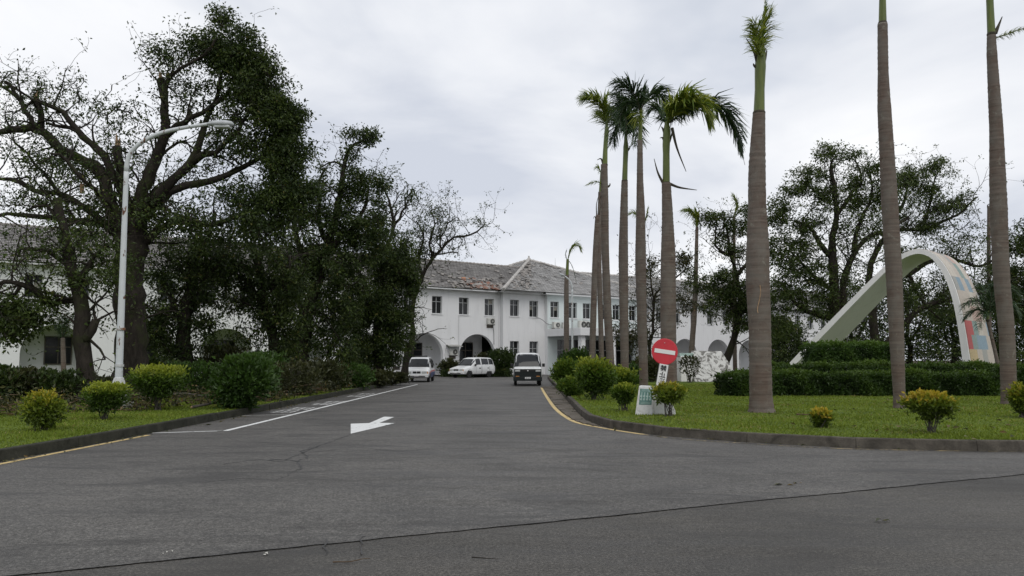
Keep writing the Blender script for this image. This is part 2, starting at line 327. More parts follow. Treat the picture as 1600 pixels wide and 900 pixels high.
def quads_obj(name, V, mat, parent=None, origin=(0, 0, 0), rnd=None, per=4):
    """many loose quads (or triangles): V is (n*per, 3); rnd one value for each face"""
    V = np.asarray(V, np.float32) - np.asarray(origin, np.float32); n = len(V) // per
    me = bpy.data.meshes.new(name); me.vertices.add(len(V)); me.vertices.foreach_set('co', V.ravel())
    me.loops.add(n * per); me.loops.foreach_set('vertex_index', np.arange(n * per, dtype=np.int32))
    me.polygons.add(n); me.polygons.foreach_set('loop_start', np.arange(0, n * per, per, dtype=np.int32))
    me.polygons.foreach_set('use_smooth', np.zeros(n, bool))
    me.update(calc_edges=True)
    if rnd is not None:
        at_ = me.attributes.new('rnd', 'FLOAT', 'POINT'); at_.data.foreach_set('value', np.repeat(np.asarray(rnd, np.float32), per))
    me.materials.append(M[mat]); return link(name, me, parent)
def leaf_quads(C, D, Nn, L, W, fold=0.25):
    """rhombic folded leaves: base C, direction D, normal Nn, length L, width W"""
    S = np.cross(D, Nn); S /= (np.linalg.norm(S, axis=1)[:, None] + 1e-9); N2 = np.cross(S, D)
    mid = C + D * (L * 0.45)[:, None]
    a = C; b = mid + S * (W * 0.5)[:, None] + N2 * (W * fold)[:, None]; c = C + D * L[:, None] - N2 * (L * 0.12)[:, None]; d = mid - S * (W * 0.5)[:, None] + N2 * (W * fold)[:, None]
    return np.stack([a, b, c, d], 1).reshape(-1, 3)
def rand_unit(rng, n):
    v = rng.normal(size=(n, 3)); return v / np.linalg.norm(v, axis=1)[:, None]
def smooth_path(pts, step, rng=None, jit=0.0):
    P = np.asarray(pts, float)
    if len(P) > 2:      # Catmull-Rom
        Q = np.vstack([2 * P[0] - P[1], P, 2 * P[-1] - P[-2]]); out = []
        for k in range(1, len(Q) - 2):
            n = max(2, int(np.linalg.norm(Q[k + 1] - Q[k]) / step))
            for t in np.arange(n) / n:
                out.append(0.5 * (2 * Q[k] + (Q[k + 1] - Q[k - 1]) * t + (2 * Q[k - 1] - 5 * Q[k] + 4 * Q[k + 1] - Q[k + 2]) * t ** 2 + (3 * Q[k] - Q[k - 1] - 3 * Q[k + 1] + Q[k + 2]) * t ** 3))
        out.append(P[-1]); R = np.array(out)
    else:
        n = max(2, int(np.linalg.norm(P[1] - P[0]) / step)); R = P[0] + (P[1] - P[0]) * (np.arange(n + 1) / n)[:, None]
    if rng is not None and jit > 0:
        w = rng.normal(size=R.shape) * jit; w[0] = 0; w[-1] = 0
        w[1:-1] = (w[:-2] + w[1:-1] + w[2:]) / 3 * 1.5; R = R + w
    return R
# ------------------------------------------------------------------ the ground, roads and lawns
KT = 0.19                                     # kerb and lawn height
def sheet(name, poly, z, mat, label=None, kind='structure'):
    P = [Vector((float(x), float(y), 0)) for x, y in poly]; tri = tessellate_polygon([P])
    mb = MB(); mb.add([(p.x, p.y, z) for p in P], [tuple(t) for t in tri]); me = mb.mesh(name, mat, fix=False)
    if me.polygons and me.polygons[0].normal.z < 0: me.flip_normals()
    o = link(name, me); o['kind'] = kind
    if label: o['label'] = label
    return o
def arc_resample(path, step):
    P = np.asarray(path, float); d = np.r_[0, np.cumsum(np.linalg.norm(np.diff(P, axis=0), axis=1))]
    n = max(1, int(round(d[-1] / step))); t = np.linspace(0, d[-1], n + 1)
    return np.stack([np.interp(t, d, P[:, k]) for k in range(P.shape[1])], 1)
def side_normals(P):
    T = np.gradient(P[:, :2], axis=0); T /= np.linalg.norm(T, axis=1)[:, None]; return np.stack([-T[:, 1], T[:, 0]], 1)   # to the left of travel

def spline2(pts, step=0.3): return smooth_path([(x, y, 0) for x, y in pts], step)[:, :2]
RNG = np.random.default_rng(11)

sheet('ground', [(-900, -300), (900, -300), (900, 1500), (-900, 1500)], -0.03, 'soil', 'bare soil plain that carries the roads and lawns')
sheet('near_road', [(-60, -20), (70, -20), (70, 16), (-60, 16)], 0.0, 'asphalt_old', 'coarse brownish asphalt of the road in the foreground')
seam = np.array([(-60, -14.), (-20, -2.2), (-3.7, 5.85), (1.6, 8.43), (7.1, 11.1), (12, 12.6), (30, 14.5), (70, 15.5)])
seam = arc_resample(seam, 0.12); sj = np.cumsum(RNG.normal(size=len(seam)) * 0.005); sj -= np.convolve(sj, np.ones(41) / 41, 'same')
seam[:, 1] += sj + RNG.normal(size=len(seam)) * 0.006
sheet('far_road', list(seam) + [(70, 130), (-60, 130)], 0.008, 'asphalt', 'smoother grey asphalt drive leading up to the white building')
mb = MB(); sn = side_normals(seam); w = np.clip(0.0005 + 0.007 * np.abs(RNG.normal(size=len(seam))) * (0.6 + 0.5 * np.sin(seam[:, 0] * 1.9)), 0, .03)
for k in range(len(seam) - 1):
    a, b = seam[k], seam[k + 1]
    if not (-14 < a[0] < 14): continue
    mb.quad((*(a - sn[k] * w[k]), 0.0115), (*(b - sn[k + 1] * w[k + 1]), 0.0115), (*(b + sn[k + 1] * 0.002), 0.0115), (*(a + sn[k] * 0.002), 0.0115))
o = mb.build('asphalt_seam', 'crack_fill'); tag(o, 'dark open seam where the two asphalt layers of the road meet', kind='structure')
# fine cracks in the drive
mb = MB(); rc = random.Random(4)
def crack(pts, w0=0.012):
    P = arc_resample(np.array([gp(x, y)[:2] for x, y in pts]), 0.10); P = P + np.array([[rc.gauss(0, 0.018), rc.gauss(0, 0.018)] for _ in P])
    N = side_normals(P)
    for k in range(len(P) - 1):
        w = w0 * (0.4 + rc.random())
        mb.quad((*(P[k] - N[k] * w), 0.0125), (*(P[k + 1] - N[k + 1] * w), 0.0125), (*(P[k + 1] + N[k + 1] * w), 0.0125), (*(P[k] + N[k] * w), 0.0125))
crack([(546, 680), (520, 690), (497, 698), (470, 706), (480, 716), (466, 722), (470, 735)]); crack([(497, 698), (440, 722), (400, 719), (340, 728)]); crack([(466, 722), (445, 719), (420, 720)], 0.02)
crack([(480, 708), (560, 700), (620, 706), (690, 702)], 0.008); crack([(466, 734), (430, 752), (380, 748), (250, 762)], 0.006)
crack([(508, 845), (506, 870)], 0.006); crack([(566, 838), (564, 868)], 0.005)
tag(mb.build('road_cracks', 'crack_fill'), 'thin branching cracks in the drive beside the white arrow', kind='structure')

# left verge
LK = spline2([(-24, 5.2), (-15, 6.2), (-10.6, 8.0), (-8.3, 10.4), (-7.75, 12.2), (-7.6, 16.4), (-7.5, 20.8), (-7.4, 36), (-7.3, 51), (-7.6, 58), (-9.0, 62), (-14, 62.5)])
RK = spline2([(2.9, 66), (2.55, 52), (2.37, 43), (2.13, 32.8), (1.95, 25.5), (1.88, 20.9), (2.02, 18.9), (2.34, 17.85), (2.8, 17.0), (3.3, 16.0), (4.4, 15.15), (5.7, 14.3), (6.9, 13.85), (8.7, 13.6), (12, 13.5), (18, 14.6), (26, 18), (34, 26), (38, 40), (36, 56)])
def inset(P, d): return P + side_normals(P) * d
def kerb(name, P, w, mat, label, step, z0=-0.02, z1=KT):
    root = bpy.data.objects.new(name, None); COL.objects.link(root); tag(root, label, kind='structure')
    Q = arc_resample(P, step); fine = 0.0; rng = np.random.default_rng(len(P))
    for k in range(len(Q) - 1):
        a, b = Q[k], Q[k + 1]; t = (b - a) / np.linalg.norm(b - a); n = np.array([-t[1], t[0]])
        if a[1] < 4 or a[0] > 30: continue
        a = a + t * 0.003; b = b - t * 0.003; dz = rng.normal() * 0.005; j = rng.normal() * 0.006
        a = a + n * j; b = b + n * (j + rng.normal() * 0.004)
        mb = MB(); c = (a + b) / 2
        mb.hexa([(*a, z0), (*b, z0), (*(b + n * w), z0), (*(a + n * w), z0), (*(a + n * 0.025), z1 + dz), (*(b + n * 0.025), z1 + dz), (*(b + n * w), z1 + dz), (*(a + n * w), z1 + dz)])
        o = mb.build('kerb_stone', mat, root); bevel(o, 0.02, 2)
    return root
# travel along LK goes away on the left side of the road: the verge lies to its left; RK comes towards us and turns right: the island lies to its left
kerb('kerb_of_verge', LK, 0.17, 'kerb_mossy', 'low dark mossy concrete kerb along the left verge', 2.1, z1=KT)
kerb('kerb_of_island', RK, 0.16, 'kerb_concrete', 'weathered grey brown concrete kerb round the palm island', 1.9, z1=KT)
LV = [tuple(p) for p in inset(LK, 0.165)] + [(-14, 75), (-60, 75), (-60, 5.2)]
IS = [tuple(p) for p in inset(RK, 0.155)]
lawnL = sheet('verge_lawn', LV, KT - 0.012, 'lawn', 'lawn of the verge left of the drive')
lawnR = sheet('island_lawn', IS, KT - 0.012, 'lawn', 'lawn of the island with the royal palms')

def in_poly(P, poly):
    x, y = P[:, 0], P[:, 1]; c = np.zeros(len(P), bool); poly = np.asarray(poly); j = len(poly) - 1
    for i in range(len(poly)):
        xi, yi = poly[i]; xj, yj = poly[j]
        with np.errstate(divide='ignore', invalid='ignore'):
            c ^= ((yi > y) != (yj > y)) & (x < (xj - xi) * (y - yi) / (yj - yi + 1e-12) + xi)
        j = i
    return c
def grass(name, label, poly, x0, x1, y0, y1, n, rng):
    # denser close to the road
    P = np.stack([rng.uniform(x0, x1, n), y0 + (y1 - y0) * rng.random(n) ** 1.7], 1); P = P[in_poly(P, poly)]
    P = P[np.abs(P[:, 0] / P[:, 1]) < 0.70]; n = len(P)
    a = rng.uniform(0, 2 * math.pi, n); h = 0.032 + 0.035 * rng.random(n) ** 2; h *= (0.8 + 0.4 * np.sin(P[:, 0] * 1.7) * np.sin(P[:, 1] * 1.3 + P[:, 0]))
    w = 0.006 + 0.0006 * P[:, 1]; lean = rng.normal(size=(n, 2)) * 0.02
    B = np.c_[P, np.full(n, KT - 0.014)]; d = np.c_[np.cos(a), np.sin(a), np.zeros(n)] * w[:, None]
    V = np.stack([B - d, B + d, B + np.c_[lean, h]], 1).reshape(-1, 3)
    pt = 0.5 + 0.3 * np.sin(P[:, 0] * 0.9 + 1.3 * np.sin(P[:, 1] * 0.7)) * np.cos(P[:, 1] * 0.8) + .25 * np.sin(P[:, 0] * 2.7 + 2 * np.sin(P[:, 1] * 1.9)) * np.sin(P[:, 1] * 2.3)
    dry = (np.sin(P[:, 0] * 1.3 + 4 * np.sin(P[:, 1] * .6)) * np.sin(P[:, 1] * 1.7 + P[:, 0] * .5) > .72)
    r = np.clip(0.55 * rng.random(n) + 0.4 * pt, 0, 1); r = np.where(rng.random(n) < 0.02 + .22 * dry, 1.0, np.minimum(r, 0.93)); tall = rng.random(n) < .006; V = V.reshape(-1, 3, 3); V[tall, 2, 2] += .09 * rng.random(tall.sum()); V = V.reshape(-1, 3)
    o = quads_obj(name, V, 'grass_blade', None, (0, 0, 0), r, per=3); tag(o, label, 'grass', kind='stuff')
grass('grass', 'short green grass of the verge left of the drive', LV, -19, -7, 9, 34, 130000, np.random.default_rng(1))
grass('grass', 'short green grass of the island under the palms', IS, 1.9, 26, 13.4, 46, 190000, np.random.default_rng(2))

# painted markings
def strip(name, path, w, mat, label, z=0.0125, step=0.25):
    P = arc_resample(np.asarray(path), step); N = side_normals(P); mb = MB(); r = random.Random(3)
    for k in range(len(P) - 1):
        mb.quad((*(P[k] - N[k] * w / 2), z), (*(P[k + 1] - N[k + 1] * w / 2), z), (*(P[k + 1] + N[k + 1] * w / 2), z), (*(P[k] + N[k] * w / 2), z))
    return tag(mb.build(name, mat), label, kind='structure')
YL = spline2([gp(x, y)[:2] for x, y in ((846, 606), (851, 615), (862, 632), (872, 643), (884, 652), (903, 661.5), (950, 671), (1005, 679.5), (1070, 687.5), (1170, 694), (1290, 701), (1420, 704.5), (1600, 707))])
kc = int(np.argmax(YL[:, 0] > 2.6)); strip('yellow_line', YL[:kc + 1], 0.12, 'paint_yellow', 'yellow line along the gutter slabs of the palm island')
strip('yellow_line', YL[kc:], 0.06, 'paint_yellow_worn', 'almost worn away yellow line at the foot of the island kerb')
strip('yellow_line', [(-7.62, 10.5), (-7.58, 12.2), (-7.45, 16.6)], 0.11, 'paint_yellow', 'worn yellow line along the mossy kerb on the left')
a, b, c = gp(222, 678)[:2], gp(352, 674)[:2], gp(652, 601)[:2]
strip('parking_line', [b, c], 0.13, 'paint_white', 'long white line along the parking bays')
strip('parking_line', [a, b - np.array([0.07, 0])], 0.10, 'paint_white', 'white cross line closing the nearest parking bay', z=0.0128)
strip('parking_line', [gp(362, 650.5)[:2], gp(462, 648)[:2]], 0.09, 'paint_white_worn', 'faded white cross line between two parking bays', z=0.0128)
mb = MB(); A = [gp(x, y, 0.0125) for x, y in ((548, 677.5), (595, 666.5), (617, 661), (593, 660.6), (616, 651.5), (600, 651), (577, 661), (548, 662))]
tri = tessellate_polygon([[Vector(q) for q in A]]); mb.add(A, [tuple(t) for t in tri]); me = mb.mesh('turn_arrow', 'paint_white', fix=False)
if me.polygons[0].normal.z < 0: me.flip_normals()
tag(link('turn_arrow', me), 'white painted turn arrow in the middle of the drive', kind='structure')
mb = MB(); rr = random.Random(9)
for cx, cy in ((445, 643.5), (470, 639), (503, 632), (524, 628.5), (556, 619.5), (572, 616)):      # the worn characters painted in the bays
    g = gp(cx, cy)[:2]
    for k in range(4):
        yy = g[1] - 0.55 + k * 0.36 + rr.uniform(-.05, .05); ww = rr.uniform(0.22, 0.42)
        mb.quad((g[0] - ww, yy, .0131), (g[0] + ww, yy, .0131), (g[0] + ww, yy + .10, .0131), (g[0] - ww, yy + .10, .0131))
    for k in (-0.22, 0.06, 0.27):
        xx = g[0] + k + rr.uniform(-.04, .04); hh = rr.uniform(0.35, 0.75)
        mb.quad((xx - .035, g[1] - hh, .0128), (xx + .035, g[1] - hh, .0128), (xx + .035, g[1] + hh, .0128), (xx - .035, g[1] + hh, .0128))
tag(mb.build('bay_lettering', 'paint_white_worn'), 'worn white characters painted in the parking bays', kind='structure')

# gutter of loose slabs beside the island kerb
root = bpy.data.objects.new('gutter', None); COL.objects.link(root); tag(root, 'gutter of uneven brown concrete slabs along the island kerb', kind='structure')
G1 = [p for p in arc_resample(RK, 0.62) if 18.6 < p[1] < 46]
rg = random.Random(5)
for k in range(len(G1) - 1):
    a, b = np.array(G1[k]), np.array(G1[k + 1]); t = (b - a) / np.linalg.norm(b - a); n = np.array([t[1], -t[0]])    # to the road
    wd = float(np.clip(np.min(np.linalg.norm(YL - a, axis=1)) - 0.10, 0.06, 0.75)); a = a + t * 0.012; b = b - t * 0.012
    s0, s1 = 0.012, wd; dz = [0.02 + rg.uniform(0, 0.035) for _ in range(4)]
    mb = MB(); q = [b + n * s0, a + n * s0, a + n * s1, b + n * s1]
    mb.hexa([(*p, -0.01) for p in q] + [(*p, z) for p, z in zip(q, dz)]); bevel(mb.build('slab', 'slab_concrete', root), 0.008, 1)

# ------------------------------------------------------------------ the white building (local x along the facade, y into it)
BO = np.array([-8.8, 68.5]); BD = np.array([1720., 1250.]); BD /= np.linalg.norm(BD); BTH = math.atan2(BD[1], BD[0])
BN = np.array([BD[1], -BD[0]])
BSX, BSZ = 1.09, 1.07                          # overall size of the building
def bw(s, y, z): return np.array([*((BO + BD * s - BN * y) * BSX), z * BSZ])
B = empty("white_building", (BO[0] * BSX, BO[1] * BSX, 0), 'long white two storey building with arches and damaged grey tile roof', 'building', rotz=BTH)
B.scale = (BSX, BSX, BSZ)
ZF, ZE = 4.3, 7.75
def band(mb, s0, s1, y, z0, z1, ops, dp):
    """one storey of a wall with rectangular (sa, sb, za, zb) or arched ('arch', centre, radius, spring) openings and their reveals"""
    x = s0
    def key(o): return o[1] - o[2] if o[0] == 'arch' else o[0]
    for o in sorted(ops, key=key):
        if o[0] == 'arch':
            _, c, r, zs = o; sa, sb = c - r, c + r
            if sa < s0 or sb > s1: continue
            mb.quad((x, y, z0), (sa, y, z0), (sa, y, z1), (x, y, z1)); n = 20
            pr = [(c - r * math.cos(math.pi * k / n), zs + r * math.sin(math.pi * k / n)) for k in range(n + 1)]
            for k in range(n): mb.quad((pr[k][0], y, pr[k][1]), (pr[k + 1][0], y, pr[k + 1][1]), (pr[k + 1][0], y, z1), (pr[k][0], y, z1))
            out = [(sa, z0)] + pr + [(sb, z0)]
            for k in range(len(out) - 1): mb.quad((out[k][0], y, out[k][1]), (out[k][0], y + dp, out[k][1]), (out[k + 1][0], y + dp, out[k + 1][1]), (out[k + 1][0], y, out[k + 1][1]))
        else:
            sa, sb, za, zb = o
            if sa < s0 or sb > s1: continue
            mb.quad((x, y, z0), (sa, y, z0), (sa, y, z1), (x, y, z1))
            if za > z0: mb.quad((sa, y, z0), (sb, y, z0), (sb, y, za), (sa, y, za))
            mb.quad((sa, y, zb), (sb, y, zb), (sb, y, z1), (sa, y, z1))
            for (p, q) in (((sa, za), (sa, zb)), ((sa, zb), (sb, zb)), ((sb, zb), (sb, za)), ((sb, za), (sa, za))):
                mb.quad((p[0], y, p[1]), (p[0], y + dp, p[1]), (q[0], y + dp, q[1]), (q[0], y, q[1]))
        x = sb
    mb.quad((x, y, z0), (s1, y, z0), (s1, y, z1), (x, y, z1))
WH, WW = (5.55, 7.12), 0.52
wins = []            # (s, y, z0, z1, half width)
wl = [2.75 + 2.78 * k for k in range(-18, 3)] ; wr = [33.3 + 2.78 * k for k in range(0, 13)]
arl = [1.45 + 5.58 * k for k in range(-9, 2)]; arr = [34.6 + 5.58 * k for k in range(0, 6)]
mb = MB()
band(mb, -50, 9.5, 0, 0, ZF, [('arch', c, 1.95, 1.85) for c in arl], 0.42); band(mb, -50, 9.5, 0, ZF, ZE, [(s - WW, s + WW, *WH) for s in wl], 0.30)
band(mb, 31.5, 70, 0, 0, ZF, [('arch', c, 1.95, 1.85) for c in arr], 0.42); band(mb, 31.5, 70, 0, ZF, ZE, [(s - WW, s + WW, *WH) for s in wr], 0.30)
wins += [(s, 0, *WH, WW) for s in wl + wr]
p1 = [10.81, 13.07, 27.9, 30.1]; p2 = [15.3, 17.6, 19.4, 21.5, 23.4, 25.7]
for s0, s1, pp in ((9.5, 14.4, p1[:2]), (26.6, 31.5, p1[2:])):
    band(mb, s0, s1, -0.5, 0, ZF, [(s - 0.52, s + 0.52, 1.0, 3.2) for s in pp], 0.30); band(mb, s0, s1, -0.5, ZF, ZE, [(s - WW, s + WW, *WH) for s in pp], 0.30)
    wins += [(s, -0.5, *WH, WW) for s in pp] + [(s, -0.5, 1.0, 3.2, 0.52) for s in pp]
for s, y0, y1 in ((9.5, -0.5, 0), (31.5, -0.5, 0), (14.4, -0.9, -0.5), (26.6, -0.9, -0.5)): mb.quad((s, y0, 0), (s, y1, 0), (s, y1, ZE), (s, y0, ZE))
mb.quad((-50, 0, 0), (-50, 12, 0), (-50, 12, ZE), (-50, 0, ZE)); mb.quad((70, 0, 0), (70, 12, 0), (70, 12, ZE), (70, 0, ZE)); mb.quad((-50, 12, 0), (70, 12, 0), (70, 12, ZE), (-50, 12, ZE))
mb.build('wall', 'plaster', B, fix=False)
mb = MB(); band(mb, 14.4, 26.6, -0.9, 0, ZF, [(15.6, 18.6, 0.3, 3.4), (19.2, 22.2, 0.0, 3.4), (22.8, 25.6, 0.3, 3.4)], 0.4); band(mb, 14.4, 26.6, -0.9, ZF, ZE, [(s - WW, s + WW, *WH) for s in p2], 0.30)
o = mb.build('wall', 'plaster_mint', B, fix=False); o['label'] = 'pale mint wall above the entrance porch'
wins += [(s, -0.9, *WH, WW) for s in p2]
# arcade behind the arches
mb = MB()
for s0, s1 in ((-50, 9.5), (31.5, 70)):
    mb.quad((s0, 3.0, 0), (s1, 3.0, 0), (s1, 3.0, 4.2), (s0, 3.0, 4.2)); mb.quad((s0, 0.42, 4.2), (s1, 0.42, 4.2), (s1, 3.0, 4.2), (s0, 3.0, 4.2)); mb.quad((s0, 0.0, 0.14), (s1, 0.0, 0.14), (s1, 3.0, 0.14), (s0, 3.0, 0.14))
    mb.quad((s0, 0.42, 3.85), (s1, 0.42, 3.85), (s1, 0.42, 4.2), (s0, 0.42, 4.2))
mb.build('arcade_wall', 'plaster', B, fix=False)
for k, c in enumerate(arl + arr):           # a dark window or door in the arcade, behind every arch
    wd, z0, z1 = (0.85, 1.1, 3.1) if k % 3 else (0.95, 0.16, 3.0)
    f = MB(); x = c + 0.55
    for q in ((x - wd, x - wd + .07, z0, z1), (x + wd - .07, x + wd, z0, z1), (x - wd + .07, x + wd - .07, z1 - .07, z1), (x - wd + .07, x + wd - .07, z0, z0 + .07), (x - .035, x + .035, z0 + .07, z1 - .07), (x - wd + .07, x - .035, 2.3, 2.37), (x + .035, x + wd - .07, 2.3, 2.37)):
        f.box(q[0], q[1], 2.90, 2.992, q[2], q[3])
    wo = f.build('arcade_window', 'frame_brown', B); g = MB(); g.box(x - wd + .02, x + wd - .02, 2.94, 2.985, z0 + .02, z1 - .02); g.build('pane', 'window_glass', wo)
# windows: shared meshes by size
WMESH = {}
def window_mesh(h, hw):
    if (h, hw) not in WMESH:
        f = MB(); t = 0.05
        for q in ((-hw, -hw + t, 0, h), (hw - t, hw, 0, h), (-hw + t, hw - t, h - t, h), (-hw + t, hw - t, 0, t), (-t / 2, t / 2, t, h - t), (-hw + t, -t / 2, h * .68, h * .68 + .04), (t / 2, hw - t, h * .68, h * .68 + .04)):
            f.box(q[0], q[1], 0.17, 0.25, q[2], q[3])
        panes = []
        for x0, x1 in ((-hw + t, -t / 2), (t / 2, hw - t)):
            for z0, z1 in ((t, h * .68), (h * .68 + .04, h - t)):
                p = MB(); p.box(x0, x1, 0.205 if x0 < 0 else 0.225, 0.245, z0, z1); panes.append(p.mesh('pane', 'window_glass'))
        s = MB(); s.box(-hw - .06, hw + .06, -0.07, 0.16, -0.08, 0.004)
        bl = MB(); bl.box(-hw + .03, hw - .03, 0.262, 0.28, h * 0.45, h - .03)
        bk = MB(); bk.box(-hw, hw, 0.285, 0.30, 0, h)
        WMESH[(h, hw)] = (f.mesh('window', 'frame_metal'), panes, s.mesh('sill', 'plaster'), bl.mesh('blind', 'blind'), bk.mesh('window_recess', 'window_dark'))
    return WMESH[(h, hw)]
rw = random.Random(21)
t_open = NT('pane_half'); t_open.col((0.06, 0.065, 0.07)); t_open.rough(0.1); t_open.spec(0.6)
for s, y, z0, z1, hw in wins:
    f, panes, sill, bl, bk = window_mesh(round(z1 - z0, 3), hw)
    w_ = link('window', f, B, (s, y, z0))
    for k, p in enumerate(panes):
        if rw.random() < 0.12: continue          # an open sash
        link('pane', p, w_)
    link('sill', sill, w_); link('window_recess', bk, w_)
    if rw.random() < 0.4: link('blind', bl, w_)
# eaves: fascia and soffit
OH = 0.65
mb = MB()
for s0, s1, y in ((-51, 8.85, 0), (8.85, 13.75, -.5), (13.75, 27.25, -.9), (27.25, 32.15, -.5), (32.15, 71, 0)):
    mb.box(s0, s1, y - OH, y - OH + .05, ZE - .02, ZE + .20); mb.box(s0, s1, y - OH + .05, y + 0.05, ZE, ZE + .03)
mb.build('fascia', 'plaster', B)
# roof: stepped courses of tiles
def roof_plane(mb, e0, e1, r0, r1, uvs, course=0.34):
    e0, e1, r0, r1 = (np.asarray(q, float) for q in (e0, e1, r0, r1)); sl = np.linalg.norm((r0 + r1) / 2 - (e0 + e1) / 2); n = max(3, int(sl / course))
    nn = unit(np.cross(e1 - e0, (r0 + r1) / 2 - e0)); ux = unit(e1 - e0)
    if nn[2] < 0: nn = -nn
    nd = 24
    for k in range(n):
        t0, t1 = k / n, (k + 1) / n + 0.02 * (k < n - 1)
        a, b, c, d = e0 + (r0 - e0) * t0, e1 + (r1 - e1) * t0, e1 + (r1 - e1) * t1, e0 + (r0 - e0) * t1
        lift = nn * 0.045; V = []; F = []
        for q in range(nd + 1):
            f = q / nd; wob = nn * rw.uniform(-0.006, 0.010)
            lo = a + (b - a) * f; hi = d + (c - d) * f; V += [lo + nn * 0.0 - nn * .01, lo + lift + wob, hi + nn * 0.004]
        for q in range(nd): i = q * 3; F += [(i, i + 3, i + 4, i + 1), (i + 1, i + 4, i + 5, i + 2)]
        mb.add(V, F)
        for fc in F:
            for i in fc:
                p = V[i]; uvs.append((float(np.dot(p - e0, ux)), float(k * 0.34 + (0.335 if i % 3 == 2 else 0.005))))
def roof_obj(name, planes, mat, parent):
    mb = MB(); uvs = []
    for p in planes: roof_plane(mb, *p, uvs)
    me = mb.mesh(name, mat, fix=False); uv = me.uv_layers.new(name='UVMap'); uv.data.foreach_set('uv', np.array(uvs, np.float32).ravel())
    bm = bmesh.new(); bm.from_mesh(me)
    for f in bm.faces:
        if f.normal.z < -0.05: f.normal_flip()
    bm.to_mesh(me); bm.free(); return link(name, me, parent)
ZR, YR, Z0 = 11.15, 6.0, ZE + .12
def cap(mb, a, b, r=0.13):
    a, b = np.asarray(a, float), np.asarray(b, float); n = max(2, int(np.linalg.norm(b - a) / 0.42)); u = (b - a) / n
    for k in range(n): mb.tube([a + u * k + (0, 0, .01), a + u * (k + 1.05) + (0, 0, .05 + .02 * rw.random())], [r * 0.9, r], 8)
Rl = roof_obj('roof', [((-51, -OH - .06, Z0), (17.2, -OH - .06, Z0), (-51, YR, ZR), (17.2, YR, ZR)), ((17.2, 12.7, Z0), (-51, 12.7, Z0), (17.2, YR, ZR), (-51, YR, ZR))], 'roof_dark', B)
Rl['label'] = 'darker grey tiled roof of the left wing with torn patches'
mb = MB(); cap(mb, (-51, YR, ZR), (16.5, YR, ZR)); mb.build('ridge_cap', 'tile_grey', Rl)
Rr = roof_obj('roof', [((23.8, -OH - .06, Z0), (71, -OH - .06, Z0), (23.8, YR, ZR), (71, YR, ZR)), ((71, 12.7, Z0), (23.8, 12.7, Z0), (71, YR, ZR), (23.8, YR, ZR))], 'roof_light', B)
mb = MB(); cap(mb, (24.5, YR, ZR), (71, YR, ZR)); mb.build('ridge_cap', 'hip_cap', Rr)
# hipped roof of the middle block
PS0, PS1, PY0, PY1 = 8.75, 32.25, -1.62, 21.4; AP = (20.4, 9.9, 12.65)
Rp = roof_obj('roof', [((PS0, PY0, Z0 + .03), (PS1, PY0, Z0 + .03), AP, AP), ((PS0, PY1, Z0 + .03), (PS0, PY0, Z0 + .03), AP, AP), ((PS1, PY0, Z0 + .03), (PS1, PY1, Z0 + .03), AP, AP), ((PS1, PY1, Z0 + .03), (PS0, PY1, Z0 + .03), AP, AP)], 'roof_light', B)
Rp['label'] = 'paler hipped tile roof over the middle block'
mb = MB()
for c in ((PS0, PY0), (PS1, PY0), (PS0, PY1), (PS1, PY1)): cap(mb, (*c, Z0 + .06), (AP[0], AP[1], AP[2] + .04), 0.17)
mb.lathe((AP[0], AP[1], AP[2]), [(0.30, 0), (0.24, 0.18), (0.1, 0.34), (0.09, 0.5), (0.02, 0.55)], 10); mb.build('ridge_cap', 'hip_cap', Rp)
# storm damage: bare battens, orange underlay, slipped tiles
def on_left(s, t): return np.array([s, -OH - .06 + (YR + OH + .06) * t, Z0 + (ZR - Z0) * t])
def on_mid(s, t):
    p = np.array([PS0 + (PS1 - PS0) * s, PY0, Z0 + .03]); a = np.array(AP); return p + (a - p) * t
LN = unit((0, -(ZR - Z0), YR + OH + .06)); MN = unit((0, -(AP[2] - Z0), AP[1] - PY0))
def patch(mb, fn, nrm, s, t, ds, dt, h, n=9):
    c = fn(s, t); ring = []
    for k in range(n):
        a = 2 * math.pi * k / n; r = 0.6 + 0.5 * rw.random(); ring.append(fn(s + ds * r * math.cos(a), max(0.005, t + dt * r * math.sin(a))) + nrm * h)
    mb.add([c + nrm * h] + ring, [(0, 1 + k, 1 + (k + 1) % n) for k in range(n)])
mb = MB()
for s, t, ds, dt in ((7.9, .10, .9, .05), (8.9, .07, .7, .035), (6.9, .16, .5, .03), (9.6, .045, .5, .02), (6.3, .34, .45, .03), (6.9, .38, .5, .03), (5.2, .40, .3, .02)): patch(mb, on_left, LN, s, t, ds, dt, 0.058)
mb.build('bare_underlay', 'underlay_orange', Rl, fix=False)
mb = MB()
for k in range(34):
    s = rw.gauss(7.6, 2.2); t = min(.9, abs(rw.gauss(.10, .17))) + .01; patch(mb, on_left, LN, s, t, rw.uniform(.15, .6), rw.uniform(.010, .028), 0.053, 7)
for k in range(22): patch(mb, on_left, LN, rw.uniform(0, 14), rw.uniform(.3, .95), rw.uniform(.1, .35), rw.uniform(.008, .02), 0.053, 7)
for k in range(26): patch(mb, on_left, LN, rw.uniform(10, 14), rw.uniform(.02, .25), rw.uniform(.1, .3), rw.uniform(.008, .02), 0.053, 7)
mb.build('bare_battens', 'batten_dark', Rl, fix=False)
mb = MB()
for k in range(30): t = rw.uniform(.05, .85); patch(mb, on_mid, MN, rw.uniform(0.02, .16) + .1 * t * rw.random(), t, rw.uniform(.006, .02), rw.uniform(.006, .014), 0.053, 7)
for k in range(16): patch(mb, on_mid, MN, rw.uniform(.1, .8), rw.uniform(.2, .9), rw.uniform(.01, .03), rw.uniform(.004, .01), 0.053, 7)
mb.build('bare_battens', 'batten_dark', Rp, fix=False)
